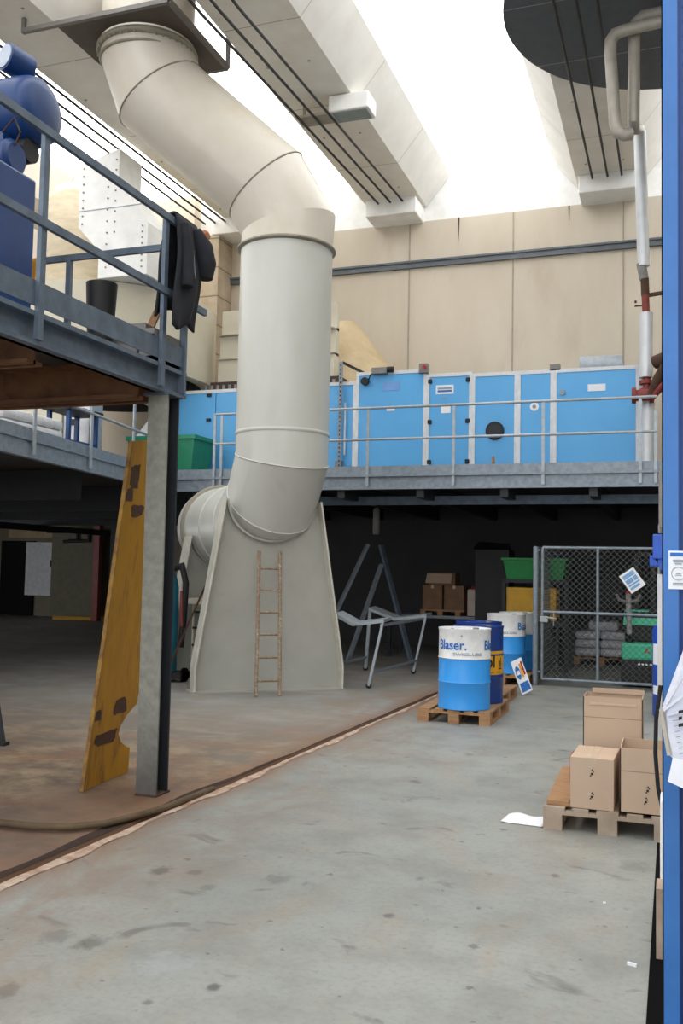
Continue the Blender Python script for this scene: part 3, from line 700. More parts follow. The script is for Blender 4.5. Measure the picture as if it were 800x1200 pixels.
# goods on platform
root = thing('waste_bin','black tapered bin standing on the platform floor behind the kick plate','bin',(-3.98,5.8,3.14))
MB().lathe([(.085,3.14),(.115,3.72),(.105,3.72),(.08,3.2)],(-3.98,5.8,0),24).build('shell','black',root,True)
for i,(x0,x1,y0,y1,z1,l) in enumerate(((-3.98,-3.68,5.93,6.18,3.44,'grey plastic crate on the platform beside the black bin'),(-3.66,-3.53,5.8,6.2,3.36,'small grey crate under the hanging jacket'))):
    root = thing('plastic_crate',l,'crate',((x0+x1)/2,(y0+y1)/2,3.14))
    w=.015; MB().box(x0,x1,y0,y0+w,3.14,z1).box(x0,x1,y1-w,y1,3.14,z1).box(x0,x0+w,y0,y1,3.14,z1).box(x1-w,x1,y0,y1,3.14,z1).box(x0,x1,y0,y1,3.14,3.16).build('body','crate',root)
    MB().box(x0-.01,x1+.01,y0-.01,y0,z1-.04,z1).build('rim','crate',root); MB().box(x0-.01,x1+.01,y1,y1+.01,z1-.04,z1).build('rim','crate',root)
o = MB().bar((-3.78,6.05,3.3),(-3.66,6.1,3.62),.05).build('wooden_stick','wood'); tag(o,'short wooden stick standing in the grey crate','stick')
mb = MB(); mb.grid(lambda u,v:(-4.97+.11*u, 6.165-.025*math.sin(u*9)*v, 4.12-.33*v+.006*math.sin(u*6)),10,12); o = mb.build('orange_rag','orange',None,True,solid=.015); tag(o,'orange rag hanging from the rear platform rail','cloth')

n_before = set(o.name for o in D.objects)
# blue machine
root = thing('compressor','dark blue compressor with round tank and pressure gauge on the platform','machine',(-5.0,5.3,3.14))
MB().box(-6.2,-4.62,4.8,5.45,3.2,4.4,bev=.02).build('cabinet','machine',root)
MB().box(-6.2,-4.6,4.8,5.5,3.14,3.22).build('base','crate',root)
MB().lathe([(.0001,-1.6),(.255,-1.6),(.255,-.14),(.25,-.09),(.235,-.045),(.20,-.015),(.14,0.0),(.0001,.005)],(-4.64,5.55,4.98),36,'x').build('tank','machine',root,True,ang=50)
MB().lathe([(.258,-.3),(.258,-.26)],(-4.64,5.55,4.98),36,'x').build('weld_band','machine',root,True)
MB().box(-5.6,-5.3,5.3,5.6,4.4,4.76).build('saddle','machine',root); MB().box(-5.0,-4.85,5.35,5.55,4.4,4.76).build('saddle','machine',root)
MB().lathe([(.13,-.3),(.13,0),(.1,.03)],(-4.75,5.35,4.55),20,'x').build('motor','machine',root,True)
MB().sweep([(-4.82,5.3,4.72),(-4.7,5.28,4.8),(-4.66,5.3,4.7),(-4.72,5.32,4.62)],.006,8).build('copper_tube','rustband',root,True)
MB().lathe([(.09,-.2),(.09,0.02)],(-4.74,5.5,4.66),18,'x').build('valve','black',root,True)
gd = V((-.30,-.93,.10)).normalized(); gc = V((-4.90,5.52,5.36))
g = MB(); g.sweep([gc+gd*.10, gc-gd*.10],.105,28); g.build('gauge','machine',root,True)
g = D.objects['gauge']
MB().sweep([gc+gd*.10, gc+gd*.108],.088,28).build('gauge_face','glassy',g)
MB().sweep([gc-V((0,0,.07)), gc-V((0,0,.2))],.03,10).build('gauge_stem','machine',g)
MB().bar(gc-gd*.1, gc-gd*.16, .02).build('gauge_stub','machine',g)

D.objects['compressor'].location.x += .3

# ---- yellow worn plate leaning by the pillar
root = thing('yellow_steel_plate','tall worn yellow steel plate leaning beside the grey pillar, notch near its foot','plate',(-4.07,6.2,0))
P = [(-4.039,5.874,.006),(-3.998,5.919,.537),(-3.955,5.962,1.094),(-3.91,5.993,1.661),(-3.838,6.055,2.581),(-3.86,6.358,2.63),(-3.912,6.414,2.07),(-3.977,6.512,1.395),(-4.045,6.626,.706),(-4.056,6.59,.54),(-4.047,6.44,.475),(-4.048,6.36,.41),(-4.055,6.34,.34),(-4.061,6.391,.27),(-4.075,6.5,.215),(-4.081,6.551,.2),(-4.1,6.567,.006)]
nrm = (V(P[4])-V(P[0])).cross(V(P[16])-V(P[0])).normalized()
MB().poly(P, nrm*.014).build('web','yellow',root)
mb = MB()
for a,b in zip(P[:4],P[1:5]): mb.bar(V(a)+V((-.008,-.004,0)), V(b)+V((-.008,-.004,0)), .03,.014,up=(0,1,0))
mb.build('edge_flange',mat('yellow_rusty',(176,136,60),.7,c2=(110,78,52),sc=9),root)
for f0,f1,w0,w1 in ((.115,.15,.12,.62),(.19,.235,.5,.82),(.86,.93,.15,.55),(.82,.86,.05,.35),(.775,.81,.35,.85),(.19,.22,.04,.18)):
    def pt(f,w):
        a = V(P[0]).lerp(V(P[4]),f); b = V(P[16]).lerp(V(P[5]),f); return a.lerp(b,w)
    for e in (nrm*-.002,):
        rim = []
        for k in range(28):
            a = 2*PI*k/28; ca, sa = math.cos(a), math.sin(a); pw = lambda t: math.copysign(abs(t)**.45, t)
            q = 1+.10*math.sin(3*a+f0*50)+.06*math.sin(7*a+f0*90)
            rim.append(pt((f0+f1)/2+(f1-f0)/2*pw(sa)*q, min(max((w0+w1)/2+(w1-w0)/2*pw(ca)*q,.015),.985))+e)
        MB().poly(rim, nrm*-.001).build('rust_patch','rustband',root)

# hose
o = MB().sweep([(-5.2,4.75,.03),(-4.6,4.82,.03),(-3.96,4.89,.03),(-3.71,4.91,.03),(-3.51,4.98,.03),(-3.36,5.13,.03),(-3.28,5.36,.03),(-3.23,5.62,.025),(-3.215,5.95,.02),(-3.21,6.3,.01)],.023,12).build('floor_hose','hosecol',None,True,ang=70); tag(o,'tan rubber hose lying across the floor rail left','hose')
root = thing('steel_trestle','dark trestle foot entering at the left photo edge','trestle',(-5.95,7.1,0))
MB().bar((-5.72,7.05,.01),(-5.95,7.15,.6),.05).build('leg','steel_dark',root); MB().bar((-6.3,7.05,.01),(-6.05,7.15,.6),.05).build('leg','steel_dark',root)
MB().box(-5.76,-5.68,7.02,7.1,0,.03).build('foot','steel_dark',root); MB().box(-6.34,-6.26,7.02,7.1,0,.03).build('foot','steel_dark',root); MB().bar((-5.9,7.15,.6),(-6.1,7.15,.6),.06).build('beam','steel_dark',root)

# ================================================================ FLOOR GOODS
def pallet(name,label,x0,y0,w=.8,l=1.2,m='wood'):
    root = thing(name,label,'pallet',(x0+w/2,y0+l/2,0),'wooden pallets')
    for i in range(3):
        x = x0+(w-.12)*i/2
        MB().box(x,x+.12,y0,y0+l,0.0,.022).build('skid',m,root)
        for j in range(3):
            y = y0+(l-.14)*j/2; MB().box(x,x+.12,y,y+.14,.022,.1).build('block',m,root)
    for j in range(3):
        y = y0+(l-.14)*j/2; MB().box(x0,x0+w,y,y+.14,.1,.122).build('stringer_board',m,root)
    for i in range(5):
        wd = .135 if i in(0,2,4) else .1; x = x0+(w-.135)*i/4+(0 if wd>.12 else .0175)
        MB().box(x,x+wd,y0,y0+l,.122,.144).build('deck_board',m,root)
    return root
pallet('wooden_pallet','wooden pallet carrying the front white and blue drum',-2.66,10.1)
pallet('wooden_pallet','middle wooden pallet under the plain navy drum behind the front pallet',-2.78,11.5)
pallet('wooden_pallet','farthest wooden pallet under the rear white and blue drums by the fence',-2.8,13.9)
pallet('wooden_pallet','greyish wooden pallet under the cardboard boxes on the right',-.8,6.25,m='wood2')

def drum(label,x,y,top,bot,text=None,z=.144,rot=0,name='oil_drum'):
    root = thing(name,label,'drum',(x,y,z),'steel drums')
    r=.286; h=.88
    zs=.545
    MB().lathe([(r-.01,z),(r+.004,z+.005),(r+.004,z+.02),(r,z+.03),(r,z+.285),(r+.009,z+.297),(r,z+.31),(r,z+zs)],(x,y,0),56).build('lower_shell',bot,root,True,ang=60)
    MB().lathe([(r,z+zs),(r+.009,z+zs+.012),(r,z+zs+.025),(r,z+h-.03),(r+.006,z+h-.015),(r+.006,z+h),(r-.012,z+h),(r-.014,z+h-.018),(.001,z+h-.018)],(x,y,0),56).build('upper_shell',top,root,True,ang=60)
    MB().lathe([(.035,z+h-.018),(.035,z+h-.002)],(x+.1,y+.12,0),14).build('bung','crate',root)
    MB().lathe([(.022,z+h-.018),(.022,z+h-.004)],(x-.12,y-.1,0),14).build('bung','crate',root)
    return root
cA = math.atan2(-10.33,2.14)      # direction from the front drum towards the camera
def aim(x,y): return math.atan2(-y,-x)
d1 = (-2.2,10.36)
r = drum('front white and blue oil drum with blue lettering on the near pallet',*d1,'drum_white','drum_blue')
a = aim(*d1)
wrap_text('Blaser.',.145,d1,.2905,.144+.70,a-.55,.95).build('lettering','txt_blue',r)
wrap_text('Blaser.',.145,d1,.2905,.144+.70,a+1.45,.95).build('lettering','txt_blue',r)
wrap_text('SWISSLUBE',.045,d1,.2905,.144+.605,a+.12,1.5).build('small_lettering','txt_grey',r)
mb = MB()
for k in range(3): pass
a0 = a+.1-.16; wrap_text('+',.06,d1,.2905,.144+.80,a-.12).build('emblem','txt_grey',r)
d2 = (-2.16,10.95)
r = drum('navy drum with a yellow band directly behind the front drum',*d2,'navy','navy'); a = aim(*d2)
MB().lathe([(.2875,.144+.33),(.2875,.144+.60),(.28,.144+.60)],(d2[0],d2[1],0),56).build('yellow_band','band',r,True,ang=60)
wrap_text('ol',.19,d2,.292,.144+.475,a+.5,.9).build('lettering','ink',r)
def curved_bits(c,rad,pieces,m,nm,r):
    mb = MB()
    for u0,u1,z0,z1 in pieces:
        n_=max(2,int((u1-u0)/.01))
        mb.grid(lambda u,v:(c[0]+rad*math.cos(u0+(u1-u0)*u),c[1]+rad*math.sin(u0+(u1-u0)*u),z0+(z1-z0)*v),n_,1)
    mb.build(nm,m,r)
curved_bits(d2,.291,[(a+.92,a+.96,.56,.66),(a+.99,a+1.03,.56,.63),(a+1.05,a+1.09,.56,.67),(a+.9,a+1.12,.535,.55)],'ink','emblem',r)
curved_bits(d2,.291,[(a+.4,a+.65,.50,.505),(a+.8,a+1.05,.50,.505)],'ink','small_print',r)
drum('plain navy drum behind the yellow banded drum',-2.33,11.82,'navy','navy')
d3=(-2.40,14.3)
r = drum('rear white and blue drum left of the fence post',*d3,'drum_white','drum_blue'); a=aim(*d3)
wrap_text('Blaser.',.145,d3,.2905,.144+.70,a+1.25,.95).build('lettering','txt_blue',r)
wrap_text('SWISSLUBE',.045,d3,.2905,.144+.605,a+.0,1.5).build('small_lettering','txt_grey',r)
drum('farthest white and blue drum, mostly hidden behind the rear drum',-2.33,14.93,'drum_white','drum_blue')
# sign board leaning against the pallet
root = thing('sign_board','white printed sign board leaning beside the rear drums near the fence post','sign',(-1.92,12.8,0))
q0,q1,q2,q3 = V((-1.923,12.80,.005)),V((-1.80,12.90,.07)),V((-2.10,12.90,.427)),V((-1.977,13.0,.492))
def SB(u,v,e=0):
    nn=(q1-q0).cross(q2-q0).normalized(); nn = nn if nn.y<0 else -nn
    return q0+(q1-q0)*u+(q2-q0)*v+nn*e
MB().poly([SB(0,0),SB(1,0),SB(1,1),SB(0,1)], SB(0,0,-.012)-SB(0,0)).build('board','paper',root)
mb=MB(); N=20; mb.poly([SB(.3+.22*math.cos(2*PI*k/N),.62+.2*math.sin(2*PI*k/N),.002) for k in range(N)], SB(0,0,.001)-SB(0,0)); mb.build('blue_oval','txt_blue',root)
for (u0,u1,v0,v1,m) in ((.55,.72,.45,.85,'band'),(.75,.9,.5,.9,'red'),(.1,.9,.05,.32,'txt_blue'),(.15,.45,.56,.68,'paper')):
    MB().poly([SB(u0,v0,.004),SB(u1,v0,.004),SB(u1,v1,.004),SB(u0,v1,.004)], SB(0,0,.001)-SB(0,0)).build('print_patch',m,root)

# ---- cardboard boxes
def carton(name,label,x0,x1,y0,y1,z0,z1,flaps=False,rot=0,marks=True,m='card'):
    cx,cy=(x0+x1)/2,(y0+y1)/2
    root = thing(name,label,'box',(cx,cy,z0),'cardboard boxes')
    w=.006
    if flaps:
        MB().box(x0,x1,y0,y0+w,z0,z1).box(x0,x1,y1-w,y1,z0,z1).box(x0,x0+w,y0,y1,z0,z1).box(x1-w,x1,y0,y1,z0,z1).box(x0,x1,y0,y1,z0,z0+w).build('body',m,root)
        MB().box(x0+w,x1-w,y0+w,y1-w,z0+w,z0+.02).build('inside','card_in',root)
        MB().box(x0,x1,y0-.001,y0,z1-.145,z1-.14).build('flap_crease','card_in',root)
    else:
        MB().box(x0,x1,y0,y1,z0,z1,bev=.004).build('body',m,root)
        MB().box(cx-.025,cx+.025,y0-.001,y1+.001,z1-.001,z1+.001).box(cx-.025,cx+.025,y0-.0015,y0,z1-.06,z1).build('tape','tape',root)
    if marks:
        mb=MB()
        for zz in (z0+.08,z1-.10 if not flaps else z0+.15):
            for dx,dz,s in ((0,0,.008),(.009,.014,.005),(-.008,-.012,.005),(.002,.024,.005)): 
                mb.lathe([(s,-.002),(s,0)],(cx+dx+(0 if not flaps else (zz-z0)*.15),y0-.0005,zz+dz),8,'y')
        mb.build('handling_marks','ink',root)
    root.rotation_euler=(0,0,rot); return root
carton('cardboard_box','closed cardboard box taped on top, front left on the right pallet',-.628,-.355,6.28,6.72,.146,.47,rot=-.03)
carton('cardboard_box','open cardboard box with raised flaps, front right on the pallet',-.325,-.035,6.28,6.68,.146,.55,flaps=True)
r=carton('cardboard_box','tall open cardboard box at the back of the pallet',-.605,-.205,6.86,7.12,.146,.79,flaps=True,marks=False)
MB().box(-.56,-.2,7.1,7.106,.79,.825).build('rear_flap','card',r); MB().box(-.56,-.25,6.855,6.86,.735,.75).build('torn_tape','tape',r)
o=MB().box(-.70,-.62,6.9,7.1,.146,.36,bev=.01).build('red_container','red'); tag(o,'small red container beside the tall cardboard box','container')
o=MB().box(-.795,-.655,6.3,7.43,.146,.175,rot=(0,.06,.02)).build('loose_plank','wood'); tag(o,'loose light plank lying along the left edge of box pallet','plank')
# white crumpled paper on floor
mb=MB(); mb.grid(lambda u,v:(-1.08+.27*u+.02*v,6.29+.2*v-.02*u,.006+.03*max(0,v-.6)*math.sin(u*PI)*1.5+.01*math.sin(u*8)*v+.03*max(0,.15-u)),12,8); o=mb.build('paper_sheet','paper',None,True,solid=.003); tag(o,'white sheet of paper lying on the floor beside the pallet','paper')
for x,y,a,s in ((-.17,4.25,.3,.02),):
    o=MB().box(x-.02,x+.02,y-.006,y+.006,0,.012,rot=(0,0,-.3)).build('paper_roll','paper'); tag(o,'tiny white paper roll on the floor near the rack','litter')
o=MB().box(-.34,-.325,4.98,4.99,0,.006).build('paper_scrap','paper'); tag(o,'tiny white scrap of paper lying in the middle of floor','litter')

# ---- low metal stands
root=thing('metal_stand','grey metal trestle with two V shaped rests, right of the duct support','stand',(-4.3,13.5,0))
for nm,(Lt,At,Rt,fr,fl) in {'front':((-4.52,12.5,1.03),(-4.25,12.5,.90),(-3.79,12.5,.965),(-4.0,12.5,0),(-4.78,12.55,0)),'rear':((-4.70,14.62,1.03),(-4.25,14.6,.88),(-3.72,14.6,.955),(-3.92,14.58,0),(-4.75,14.66,0))}.items():
    for a,b in ((Lt,At),(At,Rt)):
        a,b=V(a),V(b); MB().poly([a+V((0,-.02,0)),b+V((0,-.02,0)),b+V((0,.34,.02)),a+V((0,.34,.02))],(0,0,-.045)).build('rest_plate','galv_l',root)
    for t_,f_ in ((V(Rt),V(fr)),(V(Lt),V(fl))):
        MB().bar(t_+V((-.02 if f_==V(fr) else .02,.02,-.02)),f_+V((0,0,.04)),.05,.035).build('leg','galv_l',root)
        MB().lathe([(.04,-.015),(.04,.015)],f_+V((0,0,.04)),14,'y').build('castor','black',root)
for (a,b) in (((-3.84,12.52,.88),(-3.78,14.6,.88)),((-3.95,12.5,.22),(-3.88,14.58,.22)),((-4.77,12.55,.22),(-4.74,14.66,.22))):
    MB().bar(a,b,.035).build('stretcher','galv',root)

# leaning profiles and dark gear under the mezzanine
for i,(a,b,l) in enumerate((((-5.9,15.2,.0),(-5.15,15.9,2.1),'pale steel profile leaning in the dark behind the duct support'),((-5.4,15.6,.0),(-4.95,16.1,1.75),'second steel profile leaning beside the first in the dark'),((-4.3,15.9,.0),(-5.0,16.2,2.1),'dark steel profile leaning right, in the dark bay'))):
    o=MB().bar(a,b,.09,.05).build('steel_profile','galv' if i<2 else 'steel_blue'); tag(o,l,'profile')
root=thing('hanging_lamp','small cylindrical lamp hanging below the walkway in the dark bay','lamp',(-5.0,15.9,2.3))
MB().lathe([(.05,2.28),(.06,2.3),(.06,2.72),(.03,2.76)],(-5.0,15.9,0),18).build('body','crate',root,True); MB().tube((-5.0,15.9,2.74),(-5.0,15.9,3.06),.01).build('cord','black',root)
root=thing('storage_shelf','low dark steel shelf carrying cartons in the bay','shelf',(-4.3,17.8,0))
MB().box(-5.2,-2.9,17.3,18.2,.76,.81).build('shelf_board','galv',root)
for x in (-5.15,-2.95):
    for y in (17.34,18.16): MB().bar((x,y,0),(x,y,.76),.06).build('leg','steel_dark',root)
root=thing('wooden_pallet','small pallet on the shelf under brown cartons','pallet',(-4.1,17.7,.81))
mb=MB().box(-4.55,-3.7,17.35,18.1,.89,.92); mb.build('deck_board','wood',root)
for x in (-4.5,-4.17,-3.83): MB().box(x-.05,x+.05,17.37,18.08,.81,.89).build('block','wood',root)
for x0,x1,l in ((-4.52,-4.14,'brown carton on the shelf pallet, left one'),(-4.1,-3.72,'brown carton on the shelf pallet, right one')):
    carton('cardboard_box',l,x0,x1,17.4,17.95,.92,1.38,marks=False,m='card_sh')
r=carton('cardboard_box','open flapped carton on top of the two brown cartons',-4.42,-3.9,17.45,17.9,1.38,1.62,flaps=True,marks=False,m='card_sh')
MB().poly([(-4.48,17.44,1.42),(-3.98,17.44,1.42),(-3.94,17.34,1.6),(-4.42,17.34,1.6)],(0,.006,0)).build('front_flap','card',r)
root=thing('plastic_canister','pale plastic canister with cap standing on the shelf','canister',(-3.5,17.6,.81))
MB().box(-3.66,-3.35,17.4,17.75,.81,1.32,bev=.03).build('body','pink',root); MB().lathe([(.04,1.32),(.04,1.38)],(-3.57,17.55,0),14).build('cap','red',root)
root=thing('dark_cabinet','tall black panel standing between canister and yellow box','panel',(-3.05,16.9,0))
MB().box(-3.35,-2.75,16.6,17.25,0,2.05).build('body','black',root); MB().poly([(-3.4,16.58,2.05),(-2.72,16.58,2.05),(-2.75,16.7,2.16),(-3.35,16.9,2.2)],(0,.03,.0)).build('top_lip','black',root)
root=thing('pallet_cage','dark steel stillage under the yellow box','stillage',(-2.3,16.4,0))
MB().box(-2.75,-1.65,15.9,16.9,.75,.85).build('deck','steel_dark',root)
for x in (-2.72,-1.68):
    for y in (15.93,16.87): MB().bar((x,y,0),(x,y,1.52),.06).build('post','steel_dark',root)
MB().box(-2.75,-1.65,15.9,16.9,1.48,1.54).build('upper_deck','steel_dark',root)
o=MB().box(-2.68,-1.85,15.95,16.5,.85,1.40,bev=.01).build('yellow_crate','yellow2'); tag(o,'yellow box behind the drums under the green tub','box')
root=thing('green_tub','dark green tub on top of the stillage above the yellow box','tub',(-2.3,16.4,1.54))
MB().hull([(-2.68,16.0,1.54),(-1.75,16.0,1.54),(-1.75,16.8,1.54),(-2.68,16.8,1.54),(-2.74,15.95,1.86),(-1.7,15.95,1.86),(-1.7,16.85,1.86),(-2.74,16.85,1.86)]).build('body','green2',root); MB().box(-2.77,-1.67,15.92,16.88,1.86,1.9).build('rim','green2',root)

# ---- fence with gate
root=thing('chain_link_gate','grey chain-link gate in a tube frame closing the storage bay','gate',(-1.05,14.06,0))
gy=14.06
for a,b in (((-1.83,gy,.1),(-.2,gy,.1)),((-1.83,gy,2.03),(-.2,gy,2.03)),((-1.83,gy,1.08),(-.2,gy,1.08)),((-1.83,gy,.1),(-1.83,gy,2.03)),((-.2,gy,.1),(-.2,gy,2.03)),((-1.04,gy,.1),(-1.04,gy,2.03))):
    MB().tube(a,b,.022,12).build('frame_tube','galv',root,True)
mb=MB(); st=.088; X0,X1,Z0_,Z1_=-1.83,-.2,.1,2.03; wd=.0035
c_=X0-(Z1_-Z0_)
while c_<X1:
    for sg in (1,-1):
        base=c_; xa,za,xb,zb=(base,Z0_,base+(Z1_-Z0_),Z1_)
        if xa<X0: za+=X0-xa; xa=X0
        if xb>X1: zb-=xb-X1; xb=X1
        if xb-xa>.01:
            if sg>0: A_,B_=(xa,gy,za),(xb,gy,zb)
            else: A_,B_=(xa,gy+.004,Z0_+Z1_-za),(xb,gy+.004,Z0_+Z1_-zb)
            mb.bar(A_,B_,wd*1.6)
    c_+=st
mb.build('wire_mesh','fence',root)
MB().box(-1.86,-1.74,gy-.06,gy-.02,.93,1.02,bev=.008).build('lock_box','galv_l',root); MB().sweep([(-1.78,gy-.05,1.0),(-1.7,gy-.07,1.0),(-1.62,gy-.07,.99)],.01,8).sweep([(-1.66,gy-.05,.88),(-1.66,gy-.05,1.08)],.008,8).build('latch','galv_l',root)
root=thing('fence_post','stout galvanised post left of the chain-link gate','post',(-1.93,14.06,0))
MB().tube((-1.93,14.06,0),(-1.93,14.06,2.04),.04,16).build('post','galv',root,True); 
for z in (.2,1.99): MB().tube((-1.93,14.06,z),(-1.86,14.06,z),.015).build('hinge','galv',root)
o=MB().tube((-1.95,16.9,0),(-1.95,16.9,2.0),.03).build('fence_post','galv'); tag(o,'thin grey post standing inside the cage behind the gate','post')
root=thing('side_fence','chain-link side panel running back from the gate post','fence',(-1.95,15.4,0))
mb=MB(); c_=14.1-1.93
while c_<16.9:
    for sg in (1,-1):
        ya,za,yb,zb=c_,.1,c_+1.93,2.03
        if ya<14.1: za+=14.1-ya; ya=14.1
        if yb>16.9: zb-=yb-16.9; yb=16.9
        if yb-ya>.01:
            mb.bar((-1.95,ya,za if sg>0 else 2.13-za),(-1.95,yb,zb if sg>0 else 2.13-zb),wd*1.6)
    c_+=st
mb.build('wire_mesh','fence',root); MB().tube((-1.95,14.1,2.03),(-1.95,16.9,2.03),.02).tube((-1.95,14.1,.1),(-1.95,16.9,.1),.02).build('frame_tube','galv',root)
# tilted sign on gate
root=thing('notice_sheet','tilted white and blue notice fixed to the gate mesh','notice',(-.56,14.03,1.57))
R_=Matrix.Rotation(-.62,3,'Y')
def NS(x,z,e): return V((-.56,gy-.03-e,1.57))+R_@V((x,0,z))
MB().poly([NS(-.12,-.15,0),NS(.12,-.15,0),NS(.12,.15,0),NS(-.12,.15,0)],(0,.004,0)).build('sheet','paper',root)
for a0,a1,b0,b1 in ((-.09,.09,.06,.12),(-.09,.02,-.02,.045),(.03,.09,-.02,.045),(-.09,.09,-.06,-.035),(-.09,.06,-.11,-.075)): MB().poly([NS(a0,b0,.002),NS(a1,b0,.002),NS(a1,b1,.002),NS(a0,b1,.002)],(0,.001,0)).build('print_block','paper_b',root)

# pallet stacker behind the gate
root=thing('pallet_stacker','green and black walkie stacker parked behind the gate','stacker',(-.35,14.9,0))
MB().box(-.74,.05,14.45,15.2,.04,.42,bev=.03).build('chassis','black',root)
MB().box(-.73,.04,14.44,15.2,.40,.65,bev=.04).build('teal_cover','teal',root)
MB().box(-.70,.04,14.75,15.2,.66,1.1,bev=.02).build('battery_box','black',root)
MB().hull([(-.72,14.72,.9),(.04,14.72,.9),(.04,15.2,.9),(-.72,15.2,.9),(-.70,14.78,1.12),(.04,14.78,1.12),(.04,15.2,1.12),(-.70,15.2,1.12)]).build('teal_hood','teal',root); MB().box(-.35,-.2,14.74,14.9,1.09,1.14).build('hood_grip','black',root)
for x in (-.55,-.3,.02): MB().box(x-.03,x+.03,15.2,15.28,.1,2.0).build('mast_rail','black',root)
MB().box(-.58,.05,15.2,15.27,1.5,1.56).box(-.58,.05,15.2,15.27,1.94,2.0).build('mast_crossbar','black',root)
MB().sweep([(-.62,14.6,.68),(-.62,14.5,.8)],.06,14).build('tiller_base','black',root,True)
MB().sweep([(-.62,14.5,.78),(-.63,14.42,1.38)],.04,14).build('tiller_arm',mat('tiller_grey',(170,172,170),.5),root,True)
MB().sweep([(-.80,14.38,1.36),(-.76,14.4,1.28),(-.63,14.42,1.24),(-.5,14.4,1.28),(-.46,14.38,1.36)],.022,10).build('tiller_handle','crate',root,True); MB().lathe([(.04,1.37),(.04,1.42)],(-.63,14.42,0),12).build('tiller_button','red',root)
mb=MB(); lc=V((-.37,14.432,.54)); s_=.05
for k in range(3):
    a=PI/2+2*PI*k/3; d=V((math.cos(a),0,math.sin(a))); t_=V((-d.z,0,d.x))
    mb.poly([lc,lc+d*s_*.5+t_*s_*.29,lc+d*s_,lc+d*s_*.5-t_*s_*.29],(0,-.002,0))
mb.build('emblem','red_logo',root)
mb=MB()
for k,(w,h) in enumerate(((.035,.03),(.03,.03),(.03,.03),(.045,.03))): mb.box(-.5+.055*k,-.5+.055*k+w,14.444,14.45,.335,.335+h*.75)
mb.build('lettering','paper',root)
# shelf rows behind
root=thing('dark_rack','dark steel rack with cross bars standing at the rear of the cage','rack',(-.8,18.6,0))
for x in (-1.6,-.9,-.2,.6): MB().bar((x,18.6,0),(x,18.6,2.1),.08).build('post','black',root)
for z in (.1,1.45,2.05): MB().bar((-1.6,18.55,z),(.6,18.55,z),.06).build('beam','black',root)
MB().lathe([(.35,-.05),(.35,.05)],(-1.25,18.3,1.3),24,'y').build('reel','black',root)
pallet('wooden_pallet','wooden pallet under the wrapped sacks inside the cage',-1.75,17.7,1.0,.8)
k=0
for z in (.146,.30,.455):
    for x in (-1.72,-1.27):
        k+=1; o=MB().box(x,x+.46,17.72,18.4,z,z+.155,bev=.06).build('filled_sack','sack',None,True); tag(o,f'grey filled sack in the cage, {"bottom" if z<.2 else "second" if z<.4 else "third"} layer, {"left" if x<-1.5 else "right"} one','sack','grey sacks')
        p=MB()
        for q in range(3): p.box(x+.06+.11*q,x+.14+.11*q,17.716,17.722,z+.06,z+.1)
        p.build('printing','paper',o)
o=MB().box(-1.5,-.95,17.8,18.35,.61,.80,bev=.08).build('filled_sack','sack',None,True); tag(o,'grey filled sack lying topmost in the cage stack','sack','grey sacks')

# blue barrel at right
root=thing('plastic_barrel','blue barrel with white labels right of the gate behind the rack','barrel',(.05,11.62,0))
MB().lathe([(.26,0),(.29,.03),(.29,1.01),(.27,1.06),(.0001,1.07)],(.05,11.62,0),40).build('shell',mat('barrel_blue',(34,84,190),.4),root,True,ang=50)
a=PI+.55
curved_bits((.05,11.62),.292,[(a-.25,a+.35,.62,.86)],'paper','label',root); curved_bits((.05,11.62),.292,[(a-.25,a+.3,.28,.38)],'paper','label',root)

# ================================================================ RIGHT RACK
root=thing('lift_post','slim silver post with a blue bracket on top beside the rack','post',(-.12,8.0,0))
MB().box(-.125,-.078,7.98,8.03,0.0,1.66).build('post','alu',root); MB().box(-.07,-.045,7.98,8.02,.0,1.75).build('rear_strip','crate',root)
MB().box(-.16,-.02,7.93,8.06,1.78,1.98,bev=.01).box(-.185,-.11,7.95,8.04,1.72,1.81,bev=.01).hull([(-.14,7.95,1.78),(-.02,7.95,1.78),(-.02,7.95,1.62),(-.07,7.95,1.64),(-.14,8.04,1.78),(-.02,8.04,1.78),(-.02,8.04,1.62),(-.07,8.04,1.64)]).build('bracket',mat('bracket_blue',(44,92,200),.4),root)
MB().lathe([(.012,-.03),(.012,0)],(-.055,7.95,1.66),10,'y').lathe([(.012,-.03),(.012,0)],(-.09,7.95,1.68),10,'y').build('bolt','steel_dark',root)
MB().sweep([(-.1,8.0,1.99),(-.1,8.0,2.06)],.02,10).sweep([(-.08,8.0,2.04),(-.08,8.0,2.5)],.035,10).build('spindle','crate',root)

root=thing('rack_upright','blue perforated pallet rack upright close to the camera at the right edge','rack',(.1,3.2,0))
RX=-.036; RY=3.2
MB().box(RX,RX+.05,RY,RY+.004,0,4.6).box(RX,RX+.004,RY,RY+.09,0,4.6).build('front_face','rack_blue',root)
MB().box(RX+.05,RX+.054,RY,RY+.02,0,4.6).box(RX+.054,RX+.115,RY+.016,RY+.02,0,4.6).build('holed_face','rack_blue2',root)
mb=MB()
for k in range(90): mb.lathe([(.0055,-.002),(.0055,.0)],(RX+.073,RY+.0155,.05+.05*k),10,'y')
mb.build('bolt_holes','void',root)
MB().box(RX+.115,RX+.12,RY,RY+.09,0,4.6).build('side_face','rack_blue',root)
MB().box(1.0,1.1,RY,RY+.09,0,4.6).build('rear_post','rack_blue',root)
for k in range(4): MB().bar((RX+.1,RY+.06,.4+1.0*k),(1.02,RY+.06,.9+1.0*k),.03).build('brace','rack_blue',root)
MB().box(RX-.03,RX+.15,RY-.03,RY+.12,0,.008).build('foot_plate','rack_blue',root)
MB().box(-.016,.044,RY-.004,RY-.0005,1.607,1.73).build('sticker','paper',root)
s=[x for x in D.objects if x.name=='sticker'][-1]
mb=MB().box(-.011,.039,RY-.006,RY-.004,1.713,1.724); mb.build('sticker_heading','txt_blue',s)
